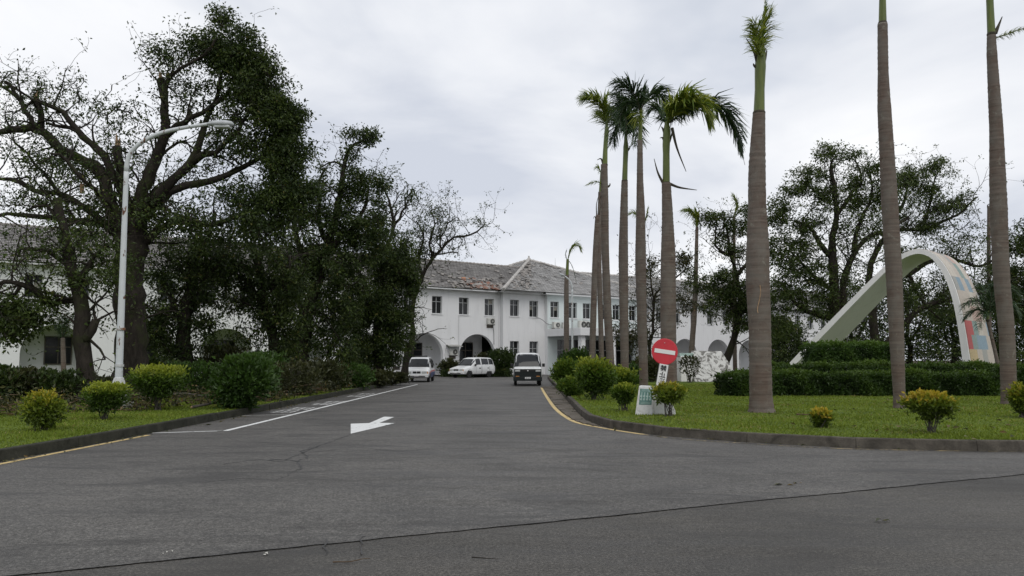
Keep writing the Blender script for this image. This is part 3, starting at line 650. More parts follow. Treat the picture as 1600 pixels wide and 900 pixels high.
def slipped(name, fn, nrm, spots, mats, parent):
    mb = MB()
    for s, t in spots:
        c = fn(s, t) + nrm * (0.08 + .08 * rw.random()); a = rw.uniform(0, math.pi); q = Matrix.Rotation(a, 3, Vector(nrm)) @ Matrix.Rotation(rw.uniform(-.5, .5), 3, 'X')
        ax = np.array(q @ Vector((0.17, 0, 0))); ay = np.array(q @ Vector(np.cross(nrm, (1, 0, 0)) * rw.uniform(.08, .17))); az = np.array(q @ Vector(nrm * 0.014)); mb.obox(c, ax, ay, az, 1 if (abs(s - 7.4) < 1.7 and t < .42 and rw.random() < .35) else 0)
    o = mb.build(name, mats, parent); o['kind'] = 'stuff'
slipped('broken_tiles', on_left, LN, [(rw.gauss(8.0, 2.0), min(.97, abs(rw.gauss(.07, .13)) + .005)) for _ in range(240)] + [(rw.uniform(0, 16), rw.uniform(.02, .95)) for _ in range(60)], ['tile_grey', 'tile_red'], Rl)
slipped('broken_tiles', on_mid, MN, [(rw.uniform(0, .14), rw.uniform(.02, .9)) for _ in range(110)] + [(rw.uniform(0, 1), rw.uniform(.02, .9)) for _ in range(40)], ['tile_grey', 'hip_cap'], Rp)
# lightning rods behind the ridge
for s, y, h in ((23.5, 13, 13.4), (27.5, 14, 13.9), (37.0, 10, 14.1), (44, 9, 14.2)):
    mb = MB(); mb.tube([(s, y, 9.5), (s, y, h - 1.2), (s, y, h)], [.05, .035, .012], 6); mb.build('lightning_rod', 'frame_metal', B)
# drain pipes and cable on the facade
for s, y, z0, z1 in ((5.0, -.05, 0.2, 5.5), (9.35, -.06, 0.2, 7.6), (-4.1, -.05, .2, 7.6), (-20.9, -.05, .2, 7.6)):
    mb = MB(); mb.tube([(s, y, z0), (s, y, z1)], .035, 6); mb.build('drain_pipe', 'plaster', B)
# entrance porch
mb = MB(); mb.box(14.5, 26.5, -5.6, -0.91, 3.78, 4.22); mb.box(14.35, 26.65, -5.75, -5.6, 3.68, 4.40); mb.box(14.35, 14.5, -5.6, -.91, 3.68, 4.40); mb.box(26.5, 26.65, -5.6, -.91, 3.68, 4.40)
bevel(mb.build('porch_canopy', 'plaster', B), 0.02)
for s in (14.95, 18.7, 22.3, 26.05):
    mb = MB(); mb.box(s - .24, s + .24, -5.45, -4.97, 0, 3.78); mb.box(s - .3, s + .3, -5.51, -4.91, 0, 0.3); bevel(mb.build('porch_column', 'plaster', B), 0.02)
for a, b_ in ((15.6, 18.6), (19.2, 22.2), (22.8, 25.6)):
    mb = MB(); mb.box(a, b_, -.62, -.55, 0.0, 3.4); d = mb.build('entrance_door', 'window_glass', B)
    f = MB()
    for x in np.linspace(a, b_, 5): f.box(x - .035, x + .035, -.68, -.625, 0.0, 3.4)
    f.box(a, b_, -.675, -.63, 2.35, 2.43); f.build('door_frame', 'frame_metal', d)
# unseen dark wall and floor, added so that no daylight leaks through open sashes
mb = MB(); mb.box(-49.8, 69.8, 3.1, 3.2, 0.1, ZE); mb.box(-49.8, 69.8, 0.5, 3.1, ZF + .02, ZF + .05); mb.build('daylight_block', 'window_dark', B)

# air conditioners (things of their own, hung on or stood by the facade)
def aircon(s, y, z, label, w=0.85, h=0.62, d=0.34, hood=False, hose=None):
    r = empty('air_conditioner', bw(s, y, z), label, 'air conditioner', 'air conditioners of the white building', rotz=BTH)
    mb = MB(); mb.box(-w / 2, w / 2, -d, 0, 0, h); bevel(mb.build('casing', 'ac_white', r), 0.02)
    mb = MB(); fx = w * 0.12; mb.lathe((fx, -d - .004, h / 2), [(h * .40, 0.0), (h * .40, -.02), (h * .36, -.02), (h * .36, 0.0)], 20, 'y'); g = mb.build('fan_grille', 'black_trim', r)
    mb = MB()
    for k in range(6): a = k * math.pi / 6; mb.obox((fx, -d - .03, h / 2), (h * .38 * math.cos(a), 0, h * .38 * math.sin(a)), (0, .004, 0), (-.006 * math.sin(a), 0, .006 * math.cos(a)))
    mb.build('guard_wire', 'ac_white', g)
    mb = MB(); mb.box(-w / 2 + .05, -w / 2 + .1, -d - .02, 0.12, -.07, -.002); mb.box(w / 2 - .1, w / 2 - .05, -d - .02, .12, -.07, -.002); mb.box(-w / 2 + .05, w / 2 - .05, .0, .04, -.35, -.071); mb.build('bracket', 'frame_brown', r)
    if hood: mb = MB(); mb.hexa([(-w / 2 - .3, -.75, h + .18), (w / 2 + .3, -.75, h + .18), (w / 2 + .3, .1, h + .34), (-w / 2 - .3, .1, h + .34), (-w / 2 - .3, -.75, h + .24), (w / 2 + .3, -.75, h + .24), (w / 2 + .3, .1, h + .40), (-w / 2 - .3, .1, h + .40)]); mb.build('hood', 'concrete', r)
    if hose: mb = MB(); mb.tube(smooth_path(hose, .15), .03, 6); mb.build('hose', 'bumper_grey', r)
    return r
aircon(8.35, -.02, 4.72, 'air conditioner hung under the third window right of the leaning tree', hose=[(.3, -.1, 0), (.45, -.05, -.7), (.5, -.03, -2)])
aircon(4.35, -.02, 1.85, 'air conditioner with a small hood between the two clear arches', hood=True)
aircon(15.1, -1.2, 4.5, 'leftmost air conditioner on the porch canopy', hose=[(-.3, -.1, .3), (-.8, .3, .45), (-1.5, .4, .9), (-2.2, .55, 1.15)])
aircon(16.25, -1.2, 4.5, 'second air conditioner from the left on the porch canopy')
aircon(18.0, -1.6, 4.5, 'third air conditioner on the porch canopy, behind the thin palm', w=0.95, h=0.85)
aircon(18.9, -1.2, 4.5, 'air conditioner on the porch canopy just right of the lamp pole', w=0.95, h=0.85)
aircon(-1.2, -.02, 0.9, 'air conditioner low on the wall left of the leaning tree', hood=True)
aircon(-17.6, -.02, 0.9, 'air conditioner low on the wall behind the large storm torn tree')
# ------------------------------------------------------------------ vegetation
def frusta(A, Bp, ra, rb, sides=4):
    """vectorised tapered tubes for many twig edges -> vertices, quads as an (n,4) array"""
    T = Bp - A; T /= (np.linalg.norm(T, axis=1)[:, None] + 1e-9)
    ref = np.where(np.abs(T[:, 2:3]) > 0.9, np.array([[1., 0, 0]]), np.array([[0, 0, 1.]])); U = np.cross(T, ref); U /= (np.linalg.norm(U, axis=1)[:, None] + 1e-9); W = np.cross(T, U)
    a = np.arange(sides) * 2 * math.pi / sides; C, S = np.cos(a)[None, :, None], np.sin(a)[None, :, None]
    r0 = A[:, None, :] + ra[:, None, None] * (C * U[:, None, :] + S * W[:, None, :]); r1 = Bp[:, None, :] + rb[:, None, None] * (C * U[:, None, :] + S * W[:, None, :])
    return np.stack([r0, np.roll(r0, -1, 1), np.roll(r1, -1, 1), r1], 2).reshape(-1, 3)      # loose quads
def leaves_at(rng, C, sig, n_each, L, up=0.5, size_var=0.35, out=None):
    """clusters of leaves round the points C"""
    idx = np.repeat(np.arange(len(C)), n_each); n = len(idx)
    off = rng.normal(size=(n, 3)) * sig * np.array([1, 1, 0.75]); P = C[idx] + off
    D = rand_unit(rng, n) + off / (sig + 1e-9) * 0.5; D[:, 2] -= 0.25; D /= np.linalg.norm(D, axis=1)[:, None]
    Nn = rand_unit(rng, n) + np.array([0, 0, up * 2]); Nn /= np.linalg.norm(Nn, axis=1)[:, None]
    Ls = L * (1 + size_var * rng.normal(size=n)).clip(0.45, 1.8)
    return leaf_quads(P, D, Nn, Ls, Ls * 0.5), idx

def tree(label, Y, limbs, blobs, leaf='leaf_dark', bark='bark_dark', L=0.15, seed=0, group='trees', name='tree', sig=0.19, twig=0.012, breaks=(), dscale=1.0, cat='tree', straight=False, grow=1.0, bare=40, fine=1.55):
    rng = np.random.default_rng(seed)
    base = at(limbs[0][0][0][0], limbs[0][0][0][1], Y); base[2] = min(base[2], KT) if base[2] > 0 else 0.0
    base[2] = 0.1
    root = empty(name, base, label, cat, group)
    mpp = Y / FPX                                   # metres for each pixel at this distance
    pos, par, rad, plen = [], [], [], []; mbt = MB()
    for li, (pts, r0, r1) in enumerate(limbs):
        Pp = np.array([at(p[0], p[1], Y + (p[2] if len(p) > 2 else 0)) for p in pts])
        if li == 0: Pp[0][2] = min(Pp[0][2], 0.05)
        if li > 0:                                   # start inside the limb it grows from
            Q = np.array(pos); d = np.linalg.norm(Q - Pp[0], axis=1); k0 = int(np.argmin(d)); Pp[0] = Q[k0]
        R = smooth_path(Pp, 0.35, rng, 0.0 if straight else 0.06); n = len(R); t = np.linspace(0, 1, n)
        if li > 0 and n > 6: R = R + sum(np.outer(np.sin(t * math.pi * q), rng.normal(size=3) * .16 / q) for q in (2, 3, 5, 7))
        rr = (r0 + (r1 - r0) * t ** 0.8) * mpp * (1 + 0.06 * rng.normal(size=n))
        if li == 0: rr = rr * (1 + 0.55 * np.exp(-t * n * 0.35 / 0.5))
        sides = 10 if r0 > 5 else 7
        V, F = tube(R, rr, sides)
        V = V + rng.normal(size=V.shape) * rr.mean() * 0.05
        mbt.add(V, F)
        for k in range(n):
            pos.append(R[k]); rad.append(rr[k]); plen.append(0.0 if (li == 0 and t[k] < 0.35) else (-0.0)); par.append(-1)
    main = list(range(len(pos))); tips = []
    def side_limb(p0, d0, r0, ln, lev):
        d = d0.copy(); p = p0.copy(); Q = [p.copy()]; m = max(4, int(ln / .28)); bend = rng.normal(size=3) * .22
        for _ in range(m):
            d = unit(d + bend + rng.normal(size=3) * .20 + np.array([0, 0, .07])); p = p + d * ln / m; Q.append(p.copy())
        Q = np.array(Q); rr = np.linspace(r0, max(.006, r0 * .25), len(Q)); V, F = tube(Q, rr, 5 if lev == 0 else 4, False); mbt.add(V, F)
        for k in range(1, len(Q)): pos.append(Q[k]); rad.append(rr[k]); plen.append(0.0); par.append(-1)
        tips.append(Q[-1])
        if lev < 2:
            for _ in range(3 if lev == 0 else 2):
                k = int(rng.integers(len(Q) // 3, len(Q))); k = min(k, len(Q) - 1); dd = unit(Q[k] - Q[k - 1]); side_limb(Q[k], unit(dd + rng.normal(size=3) * .75), max(.006, rr[k] * .62), ln * rng.uniform(.45, .75), lev + 1)
    if bare:
        cand = [k for k in main if rad[k] < .8 * max(rad) and pos[k][2] > 2.2]
        for k in rng.choice(cand, size=min(bare, len(cand)), replace=False):
            p = pos[k]; q = pos[k + 1] if k + 1 < len(main) else pos[k - 1]; d = unit(np.asarray(q) - p + 1e-6); s_ = rand_unit(rng, 1)[0]; s_[1] *= .8; side_limb(np.array(p), unit(d * .5 + s_ + np.array([0, 0, .35])), min(rad[k] * .45, .05) + .004, rng.uniform(.9, 2.3) * (Y / 34) ** .5, 0)
    mbt.build('trunk', bark, root, base, smooth=True)
    npos = len(pos); L = L * .80
    cap_n = npos + 40000
    POS = np.zeros((cap_n, 3)); POS[:npos] = pos; PL = np.zeros(cap_n); DIR = np.zeros((cap_n, 3)); DIR[:npos] = (0, 0, .3); PAR = np.full(cap_n, -1); N_ = npos
    PL[:max(2, len(smooth_path([at(p[0], p[1], Y) for p in limbs[0][0]], 0.35)) // 4)] = 6.0       # nothing sprouts low on the trunk
    C, CN = [], []
    for b in blobs:
        px, py, rx, ry, n, nl = b[:6]; rx, ry, n = rx * grow, ry * grow, int(n * grow ** 3); dy = (b[6] if len(b) > 6 else 0.0); c = at(px, py, Y + dy)
        q = rand_unit(rng, n) * (rng.random(n) ** 0.45)[:, None]; dep = (0.55 * (rx + ry)) * mpp * dscale
        C.append(c + q * np.array([rx * mpp, dep, ry * mpp])); CN += [int(nl * (fine if nl > 12 else 1.2))] * n
    C = np.concatenate(C); CN = np.array(CN)
    f1, f2 = rng.normal(size=(3, 3)) * (4.2 / max(.5, mpp * 30)), rng.uniform(0, 6, 3); keep = (np.sin(C @ f1.T + f2).sum(1) > -1.0) | (CN < 13)      # gaps between the clumps
    C, CN = C[keep], CN[keep]
    if len(tips):
        C = np.concatenate([C, np.array(tips)]); CN = np.concatenate([CN, rng.integers(2, 9, len(tips))])
    d0 = np.min(np.linalg.norm(C[:, None, :] - POS[None, :npos:2, :], axis=2), axis=1); order = np.argsort(d0)
    ea, eb = [], []
    for i in order:
        p = C[i]; D = np.linalg.norm(POS[:N_] - p, axis=1); k = int(np.argmin(D + 0.25 * PL[:N_])); a = POS[k]; dist = D[k]
        if dist < 0.05: continue
        n = max(2, int(dist / 0.4)); ctl = a + DIR[k] * dist * 0.5 + (p - a) * 0.25 + rng.normal(size=3) * dist * 0.10; prev = k
        for j in range(1, n + 1):
            t = j / n; q = a * (1 - t) ** 2 + 2 * t * (1 - t) * ctl + p * t * t + (rng.normal(size=3) * 0.035 if j < n else 0)
            POS[N_] = q; PAR[N_] = prev; PL[N_] = PL[prev] + dist / n; dd = q - POS[prev]; DIR[N_] = dd / (np.linalg.norm(dd) + 1e-9); prev = N_; N_ += 1
    cnt = np.zeros(N_); has = np.zeros(N_, bool)
    for k in range(N_ - 1, npos - 1, -1):
        if cnt[k] == 0: cnt[k] = 1
        if PAR[k] >= npos: cnt[PAR[k]] += cnt[k]
    idx = np.arange(npos, N_); rB = twig * np.maximum(cnt[idx], 1) ** 0.48; pa = PAR[idx]
    rA = np.where(pa >= npos, twig * np.maximum(cnt[np.maximum(pa, 0)], 1) ** 0.48, rB * 1.15); rA = np.minimum(rA, rB * 1.6)
    quads_obj('branches', frusta(POS[pa], POS[idx], rA, rB), bark, root, base)
    V, li = leaves_at(rng, C[CN >= 13], sig, CN[CN >= 13], L); li = np.flatnonzero(CN >= 13)[li]
    if (CN < 13).any():
        V2, l2 = leaves_at(rng, C[CN < 13], 0.095, CN[CN < 13], L * .95); V = np.concatenate([V, V2]); li = np.concatenate([li, np.flatnonzero(CN < 13)[l2]])
    n = len(V) // 4
    cl = rng.random(len(C))[li]; r = np.clip(0.42 * rng.random(n) + 0.50 * cl + 0.03, 0, 0.97); r[rng.random(n) < 0.012] = 1.0
    quads_obj('crown', V, leaf, root, base, r)
    for (px, py, rr) in breaks:                      # torn limb ends showing pale wood
        c = at(px, py, Y - 0.02); mb = MB(); k = rr * mpp
        for j in range(5):
            a = rng.uniform(-.5, .5, 2); mb.tube([c - (0, 0, k), c + (a[0] * k, a[1] * k, k * rng.uniform(.4, 2.2))], [k * .55, k * .08], 5)
        mb.build('torn_end', 'broken_wood', root, base)
    return root

LT = 'storm torn trees on the left verge'
tree('largest storm torn tree, behind the street lamp, with a thick crown on its right', 30, [
    ([(203, 605), (203, 530), (204, 450), (206, 390), (205, 340)], 25, 23),
    ([(198, 400), (180, 330), (162, 279), (128, 254), (98, 234), (64, 208), (30, 203), (-15, 206)], 14, 4.5),
    ([(64, 208), (62, 178), (57, 156)], 5.5, 4.5), ([(66, 208), (41, 170), (18, 136), (8, 128)], 5, 2.5), ([(30, 150), (0, 137), (-20, 135)], 3, 1.5),
    ([(200, 350), (192, 300), (168, 255), (140, 223), (117, 200), (94, 172), (64, 160)], 9, 3.5), ([(122, 205), (98, 198), (72, 192)], 3.5, 2),
    ([(204, 340), (188, 280), (183, 230)], 9, 7),
    ([(212, 350), (222, 285), (245, 236), (262, 212), (262, 172), (251, 126)], 12, 6),
    ([(215, 360), (243, 313), (272, 279), (302, 249), (318, 211), (332, 166), (345, 120)], 11, 3), ([(258, 216), (280, 196), (302, 185), (335, 165), (362, 135)], 7, 2.5),
    ([(258, 160), (270, 118, -.5), (300, 94, -.8), (335, 62, -1)], 4, 1.6), ([(302, 249), (340, 232), (372, 205), (400, 170)], 6, 2),
    ([(225, 340), (270, 300), (310, 290), (350, 275), (396, 252), (430, 230)], 9, 2.5), ([(222, 380), (270, 350), (330, 350), (390, 330)], 8, 2.5),
    ([(195, 380), (150, 330), (110, 310), (60, 300), (5, 280), (-20, 270)], 7, 2.5), ([(200, 390), (160, 350), (100, 345), (50, 335), (-10, 340)], 7, 2.5), ([(175, 320, -1), (140, 290, -2), (110, 250, -2.5), (80, 240, -3)], 5, 2),
    ([(205, 345), (225, 300, 2), (240, 260, 3), (290, 220, 3)], 6, 2), ([(110, 310), (70, 270, 1), (45, 255, 1), (20, 215, 1.5)], 4, 1.5)],
    [(380, 150, 45, 45, 60, 22), (385, 225, 45, 45, 80, 26), (330, 130, 35, 35, 60, 14), (474, 180, 8, 10, 6, 36), (480, 238, 8, 12, 7, 36), (458, 138, 9, 9, 6, 36), (418, 92, 10, 8, 6, 36), (486, 300, 10, 16, 12, 36), (390, 55, 9, 9, 6, 34), (345, 32, 14, 18, 22, 40), (322, 72, 48, 26, 60, 40), (370, 88, 42, 40, 120, 55), (403, 135, 42, 45, 130, 60), (433, 190, 38, 45, 140, 60), (446, 248, 32, 45, 110, 60), (445, 310, 38, 40, 100, 55),
     (405, 345, 55, 45, 120, 45), (360, 300, 55, 35, 60, 26), (320, 360, 55, 40, 60, 36), (350, 205, 50, 45, 90, 9), (310, 260, 50, 40, 60, 7), (290, 170, 45, 40, 60, 6), (275, 112, 45, 42, 70, 14), (252, 80, 26, 22, 22, 16),
     (105, 150, 85, 32, 90, 7), (185, 185, 40, 50, 70, 7), (55, 225, 60, 55, 60, 12), (118, 262, 65, 45, 80, 20), (40, 300, 50, 45, 60, 9), (222, 235, 36, 45, 40, 12), (90, 325, 60, 35, 50, 14), (155, 345, 50, 40, 55, 30), (255, 335, 45, 45, 60, 30)],
    'leaf_dark', 'bark_dark', 0.14, 3, LT, bare=150, breaks=[(57, 152, 6), (184, 224, 8), (251, 122, 6), (128, 296, 6)])
tree('twisted tree left of the street lamp with a drooping bare limb', 26, [
    ([(132, 606), (132, 560), (130, 510), (126, 465), (114, 410), (102, 350), (90, 310)], 15, 6), ([(133, 540), (143, 515), (150, 500)], 8, 6),
    ([(126, 466), (96, 470), (72, 466), (52, 460), (40, 446), (16, 444), (-15, 448)], 5, 3), ([(36, 448), (20, 460), (4, 470), (-15, 480)], 3, 1.5), ([(118, 425), (90, 400), (60, 390), (30, 395)], 5, 2), ([(122, 440), (150, 400), (175, 380)], 6, 2),
    ([(102, 350), (70, 320), (40, 330)], 4, 1.5), ([(60, 463), (75, 480), (90, 488)], 2.5, 1)],
    [(15, 488, 38, 20, 50, 42), (45, 500, 28, 12, 30, 34), (62, 474, 45, 8, 24, 26), (118, 440, 45, 22, 26, 20), (60, 395, 50, 25, 24, 8), (175, 410, 40, 40, 45, 24), (120, 375, 55, 35, 36, 14), (20, 520, 30, 12, 22, 36)],
    'leaf_mid', 'bark_dark', 0.15, 5, LT, bare=50)
tree('dark slender tree standing right behind the largest torn tree', 35, [
    ([(283, 604), (286, 550), (292, 490), (300, 430), (305, 380)], 14, 7), ([(292, 480), (320, 440), (345, 400), (360, 370)], 7, 2.5), ([(290, 500), (265, 460), (245, 430)], 6, 2.5), ([(302, 420), (330, 360), (335, 330)], 5, 2)],
    [(290, 415, 50, 45, 90, 36), (340, 395, 45, 40, 70, 36), (250, 460, 40, 45, 55, 26), (330, 470, 35, 40, 45, 26), (235, 520, 30, 30, 40, 26), (275, 545, 30, 25, 40, 30), (262, 500, 40, 36, 60, 36), (318, 520, 30, 30, 36, 32)],
    'leaf_dark', 'bark_dark', 0.16, 8, LT)
tree('forked dark tree between the large torn tree and the dense grove', 37, [
    ([(429, 604), (428, 560), (424, 515), (414, 470), (402, 425), (395, 380)], 10, 5), ([(424, 520), (440, 480), (448, 440), (455, 400)], 6, 3), ([(412, 470), (385, 450), (365, 420)], 4, 1.5)],
    [(400, 415, 48, 40, 90, 42), (445, 445, 38, 38, 60, 42), (375, 470, 35, 26, 40, 24), (395, 520, 30, 26, 26, 22), (350, 430, 40, 35, 50, 30), (440, 505, 36, 34, 60, 40), (405, 480, 32, 26, 44, 36), (448, 550, 26, 22, 30, 36)],
    'leaf_dark', 'bark_dark', 0.16, 12, LT)
tree('tall tree of the grove with a feathery top leaning right over the dark crowns', 42, [
    ([(470, 603), (472, 550), (478, 490), (496, 440), (513, 380), (528, 320), (538, 265), (546, 232), (572, 214)], 15, 1.6), ([(497, 440), (472, 390), (462, 340), (466, 300)], 8, 2), ([(512, 385), (500, 340), (497, 295), (508, 262)], 5, 1.5),
    ([(508, 405), (545, 360), (566, 320), (576, 295)], 6, 2), ([(480, 490), (455, 460), (440, 430)], 6, 2), ([(538, 265), (520, 255), (500, 262)], 2.2, 1)],
    [(566, 214, 28, 13, 36, 32), (548, 246, 14, 18, 14, 28), (505, 266, 14, 16, 14, 18), (498, 300, 28, 24, 40, 28), (552, 290, 34, 34, 66, 42), (590, 296, 20, 28, 28, 28), (470, 330, 38, 34, 66, 40), (530, 350, 48, 38, 110, 48), (580, 370, 44, 38, 100, 48), (472, 400, 46, 38, 90, 42), (530, 420, 55, 42, 120, 48), (455, 450, 38, 30, 60, 36), (505, 480, 45, 30, 60, 36), (500, 525, 42, 34, 70, 40), (540, 470, 40, 34, 60, 40), (535, 550, 36, 28, 50, 40), (455, 500, 26, 24, 30, 30)],
    'leaf_dark', 'bark_dark', 0.17, 17, LT)
tree('dense dark green tree at the right end of the grove', 47, [
    ([(592, 602), (590, 560), (592, 500), (597, 440), (604, 390), (616, 348), (606, 312), (598, 290)], 9, 1.4), ([(616, 350), (632, 322), (645, 296)], 2.5, 1), ([(594, 480), (565, 440), (550, 400)], 6, 2), ([(596, 470), (620, 430), (632, 400)], 6, 2)],
    [(610, 415, 42, 38, 130, 60), (600, 475, 46, 42, 150, 60), (560, 500, 46, 46, 120, 55), (618, 528, 32, 36, 90, 50), (580, 555, 40, 30, 80, 50), (640, 440, 13, 38, 40, 50), (598, 292, 14, 22, 12, 16), (642, 308, 13, 18, 12, 18), (590, 330, 20, 28, 24, 30), (630, 385, 20, 26, 30, 34)],
    'leaf_dark', 'bark_dark', 0.18, 23, LT)
tree('thin bare tree leaning right in front of the roof of the left wing', 54, [
    ([(628, 598), (637, 562), (643, 520), (647, 474), (660, 432), (675, 406), (690, 390), (706, 373), (735, 366), (757, 350)], 6, 1), ([(676, 405), (672, 380), (681, 352), (673, 330)], 2.8, .9), ([(660, 432), (655, 402), (661, 372), (650, 345)], 2.6, .9), ([(692, 388), (694, 362), (712, 340)], 1.6, .7), ([(681, 400), (700, 392), (716, 395)], 1.6, .7)],
    [(680, 332, 24, 18, 26, 13), (745, 349, 18, 11, 20, 13), (665, 365, 20, 18, 20, 16), (655, 402, 14, 16, 20, 25), (702, 350, 28, 20, 22, 6), (640, 450, 10, 20, 14, 30), (715, 385, 20, 14, 8, 5)],
    'leaf_dark', 'bark_dark', 0.16, 29, LT, bare=60)

RT = 'trees behind the arch and the palms'
tree('wide open crowned tree behind the left leg of the white arch', 56, [
    ([(1308, 590), (1306, 540), (1305, 480), (1302, 420), (1300, 380), (1308, 330), (1303, 285), (1300, 250)], 13, 2), ([(1308, 540), (1318, 470), (1328, 410), (1355, 370), (1390, 360), (1420, 340)], 8, 2), ([(1303, 400), (1285, 385), (1265, 355), (1240, 345)], 5, 1.8),
    ([(1306, 500), (1270, 490), (1240, 470), (1215, 440)], 6, 1.8), ([(1308, 335), (1330, 310), (1340, 280), (1336, 250)], 4, 1.3), ([(1304, 300), (1280, 300), (1258, 290)], 3, 1.1), ([(1335, 400), (1345, 340), (1362, 300), (1360, 270)], 4, 1.2), ([(1305, 450), (1270, 430), (1245, 400), (1228, 390)], 4, 1.4)],
    [(1300, 240, 26, 18, 30, 30), (1332, 240, 14, 9, 10, 26), (1262, 272, 26, 16, 30, 30), (1243, 300, 22, 16, 26, 30), (1287, 310, 26, 18, 34, 30), (1334, 284, 20, 14, 22, 26), (1343, 318, 26, 14, 28, 26), (1358, 262, 18, 14, 20, 28), (1217, 335, 22, 24, 34, 32), (1232, 385, 34, 26, 50, 36), (1250, 424, 40, 28, 60, 36), (1225, 462, 34, 28, 50, 36), (1275, 470, 34, 28, 50, 32), (1380, 300, 18, 24, 26, 28), (1265, 350, 26, 18, 28, 30), (1215, 510, 30, 24, 40, 34), (1300, 330, 85, 70, 130, 12), (1260, 420, 60, 60, 80, 12), (1330, 430, 40, 50, 50, 16), (1390, 290, 30, 40, 40, 20), (1345, 360, 40, 30, 40, 18)],
    'leaf_mid', 'bark_dark', 0.19, 31, RT, dscale=0.7, bare=90, grow=1.16)
tree('tree behind the top of the arch with a long limb reaching right', 60, [
    ([(1372, 590), (1368, 540), (1362, 480), (1358, 430), (1372, 390), (1392, 350), (1415, 310), (1420, 280)], 9, 1.5), ([(1370, 545), (1400, 520), (1440, 480), (1490, 465), (1540, 450), (1580, 445)], 6, 2), ([(1360, 440), (1420, 430), (1470, 400), (1530, 415), (1580, 390)], 5, 1.5), ([(1390, 355), (1440, 360), (1480, 340), (1527, 308)], 4, 1.2), ([(1440, 358), (1455, 310), (1462, 275)], 3, 1), ([(1420, 430), (1440, 470), (1470, 500)], 3.5, 1.2)],
    [(1418, 280, 24, 20, 36, 28), (1472, 262, 34, 16, 40, 28), (1442, 300, 24, 18, 26, 24), (1478, 326, 38, 14, 36, 24), (1440, 352, 34, 16, 36, 24), (1500, 310, 20, 10, 14, 18), (1405, 330, 24, 22, 34, 28), (1500, 385, 45, 22, 36, 14), (1450, 470, 40, 30, 50, 26), (1545, 430, 40, 24, 36, 16), (1490, 440, 30, 24, 30, 18), (1430, 340, 90, 60, 120, 12), (1500, 400, 70, 50, 90, 12), (1410, 390, 40, 40, 40, 18), (1460, 300, 50, 30, 40, 16)],
    'leaf_mid', 'bark_dark', 0.19, 37, RT, dscale=0.7, bare=90, grow=1.16)
tree('layered leafy tree between the two thin far palms', 62, [
    ([(1128, 592), (1134, 560), (1150, 520), (1158, 480), (1150, 430), (1140, 390), (1135, 350)], 7, 1.5), ([(1156, 490), (1130, 460), (1105, 450)], 4, 1.2), ([(1150, 430), (1170, 400), (1180, 360)], 4, 1.2), ([(1142, 395), (1120, 380), (1112, 345)], 2.5, 1), ([(1156, 490), (1180, 470), (1200, 460)], 4, 1.5)],
    [(1118, 342, 26, 12, 30, 30), (1145, 360, 26, 14, 30, 28), (1128, 385, 20, 12, 20, 24), (1150, 395, 18, 14, 18, 24), (1130, 440, 40, 20, 60, 34), (1160, 465, 36, 24, 60, 34), (1115, 470, 24, 24, 36, 30), (1158, 500, 28, 22, 40, 34), (1172, 345, 12, 26, 20, 28), (1080, 440, 16, 20, 20, 24)],
    'leaf_mid', 'bark_dark', 0.20, 41, RT, dscale=0.7, grow=1.16)
tree('thin twiggy tree seen between the two nearest trunks of the palm row', 58, [
    ([(1014, 596), (1016, 550), (1020, 500), (1018, 450), (1014, 410)], 3.5, 1), ([(1018, 500), (1030, 460), (1064, 420), (1066, 395)], 2.4, .9), ([(1016, 540), (1004, 490), (994, 450)], 2, .8)],
    [(1016, 418, 14, 16, 24, 26), (1066, 405, 14, 16, 30, 28), (1000, 460, 16, 26, 20, 14), (1026, 490, 14, 34, 24, 12), (1070, 470, 16, 30, 26, 20), (1000, 530, 24, 26, 40, 24), (970, 520, 16, 24, 24, 20)],
    'leaf_dull', 'bark_dark', 0.19, 43, RT, dscale=0.8)
tree('dark leafy tree at the right edge behind the rightmost palm', 50, [
    ([(1640, 600), (1635, 540), (1620, 470), (1612, 420), (1600, 370)], 11, 3), ([(1632, 500), (1590, 470), (1555, 455), (1525, 460)], 6, 1.8), ([(1618, 450), (1650, 400), (1665, 360)], 6, 2)],
    [(1600, 385, 26, 24, 60, 36), (1585, 440, 34, 30, 70, 36), (1620, 350, 26, 20, 36, 36), (1600, 500, 34, 34, 70, 40), (1640, 430, 36, 40, 70, 40), (1610, 550, 40, 26, 50, 40), (1555, 470, 30, 20, 30, 24)],
    'leaf_dark', 'bark_dark', 0.19, 47, RT)
for k, (px, top, w, Y, sd, lab) in enumerate(((1225, 500, 45, 84, 51, 'dark bushy tree in front of the far end of the right wing'), (1330, 440, 60, 88, 52, 'dark background tree seen under the left half of the arch'), (1420, 430, 60, 86, 53, 'dark background tree framed by the middle of the arch'),
                                      (1490, 450, 55, 82, 54, 'dark background tree just left of the mosaic leg of the arch'), (1560, 430, 60, 84, 55, 'dark background tree right of the mosaic leg of the arch'), (1650, 420, 60, 80, 56, 'dark background tree beyond the right edge palm'))):
    h = 575 - top
    tree(lab, Y, [([(px, 585), (px + 2, 540), (px - 3, top + h * .45), (px + 3, top + h * .15)], 5, 1.5), ([(px, 545), (px - w * .5, top + h * .4)], 3, 1), ([(px, 535), (px + w * .5, top + h * .4)], 3, 1)],
         [(px - w * .4, top + h * .35, w * .55, h * .30, 90, 30), (px + w * .4, top + h * .4, w * .55, h * .30, 90, 30), (px, top + h * .15, w * .4, h * .18, 50, 28), (px, top + h * .75, w, h * .25, 130, 30)], 'leaf_dark', 'bark_dark', 0.30, sd, RT, sig=0.40, dscale=0.6, bare=0, fine=1.3)

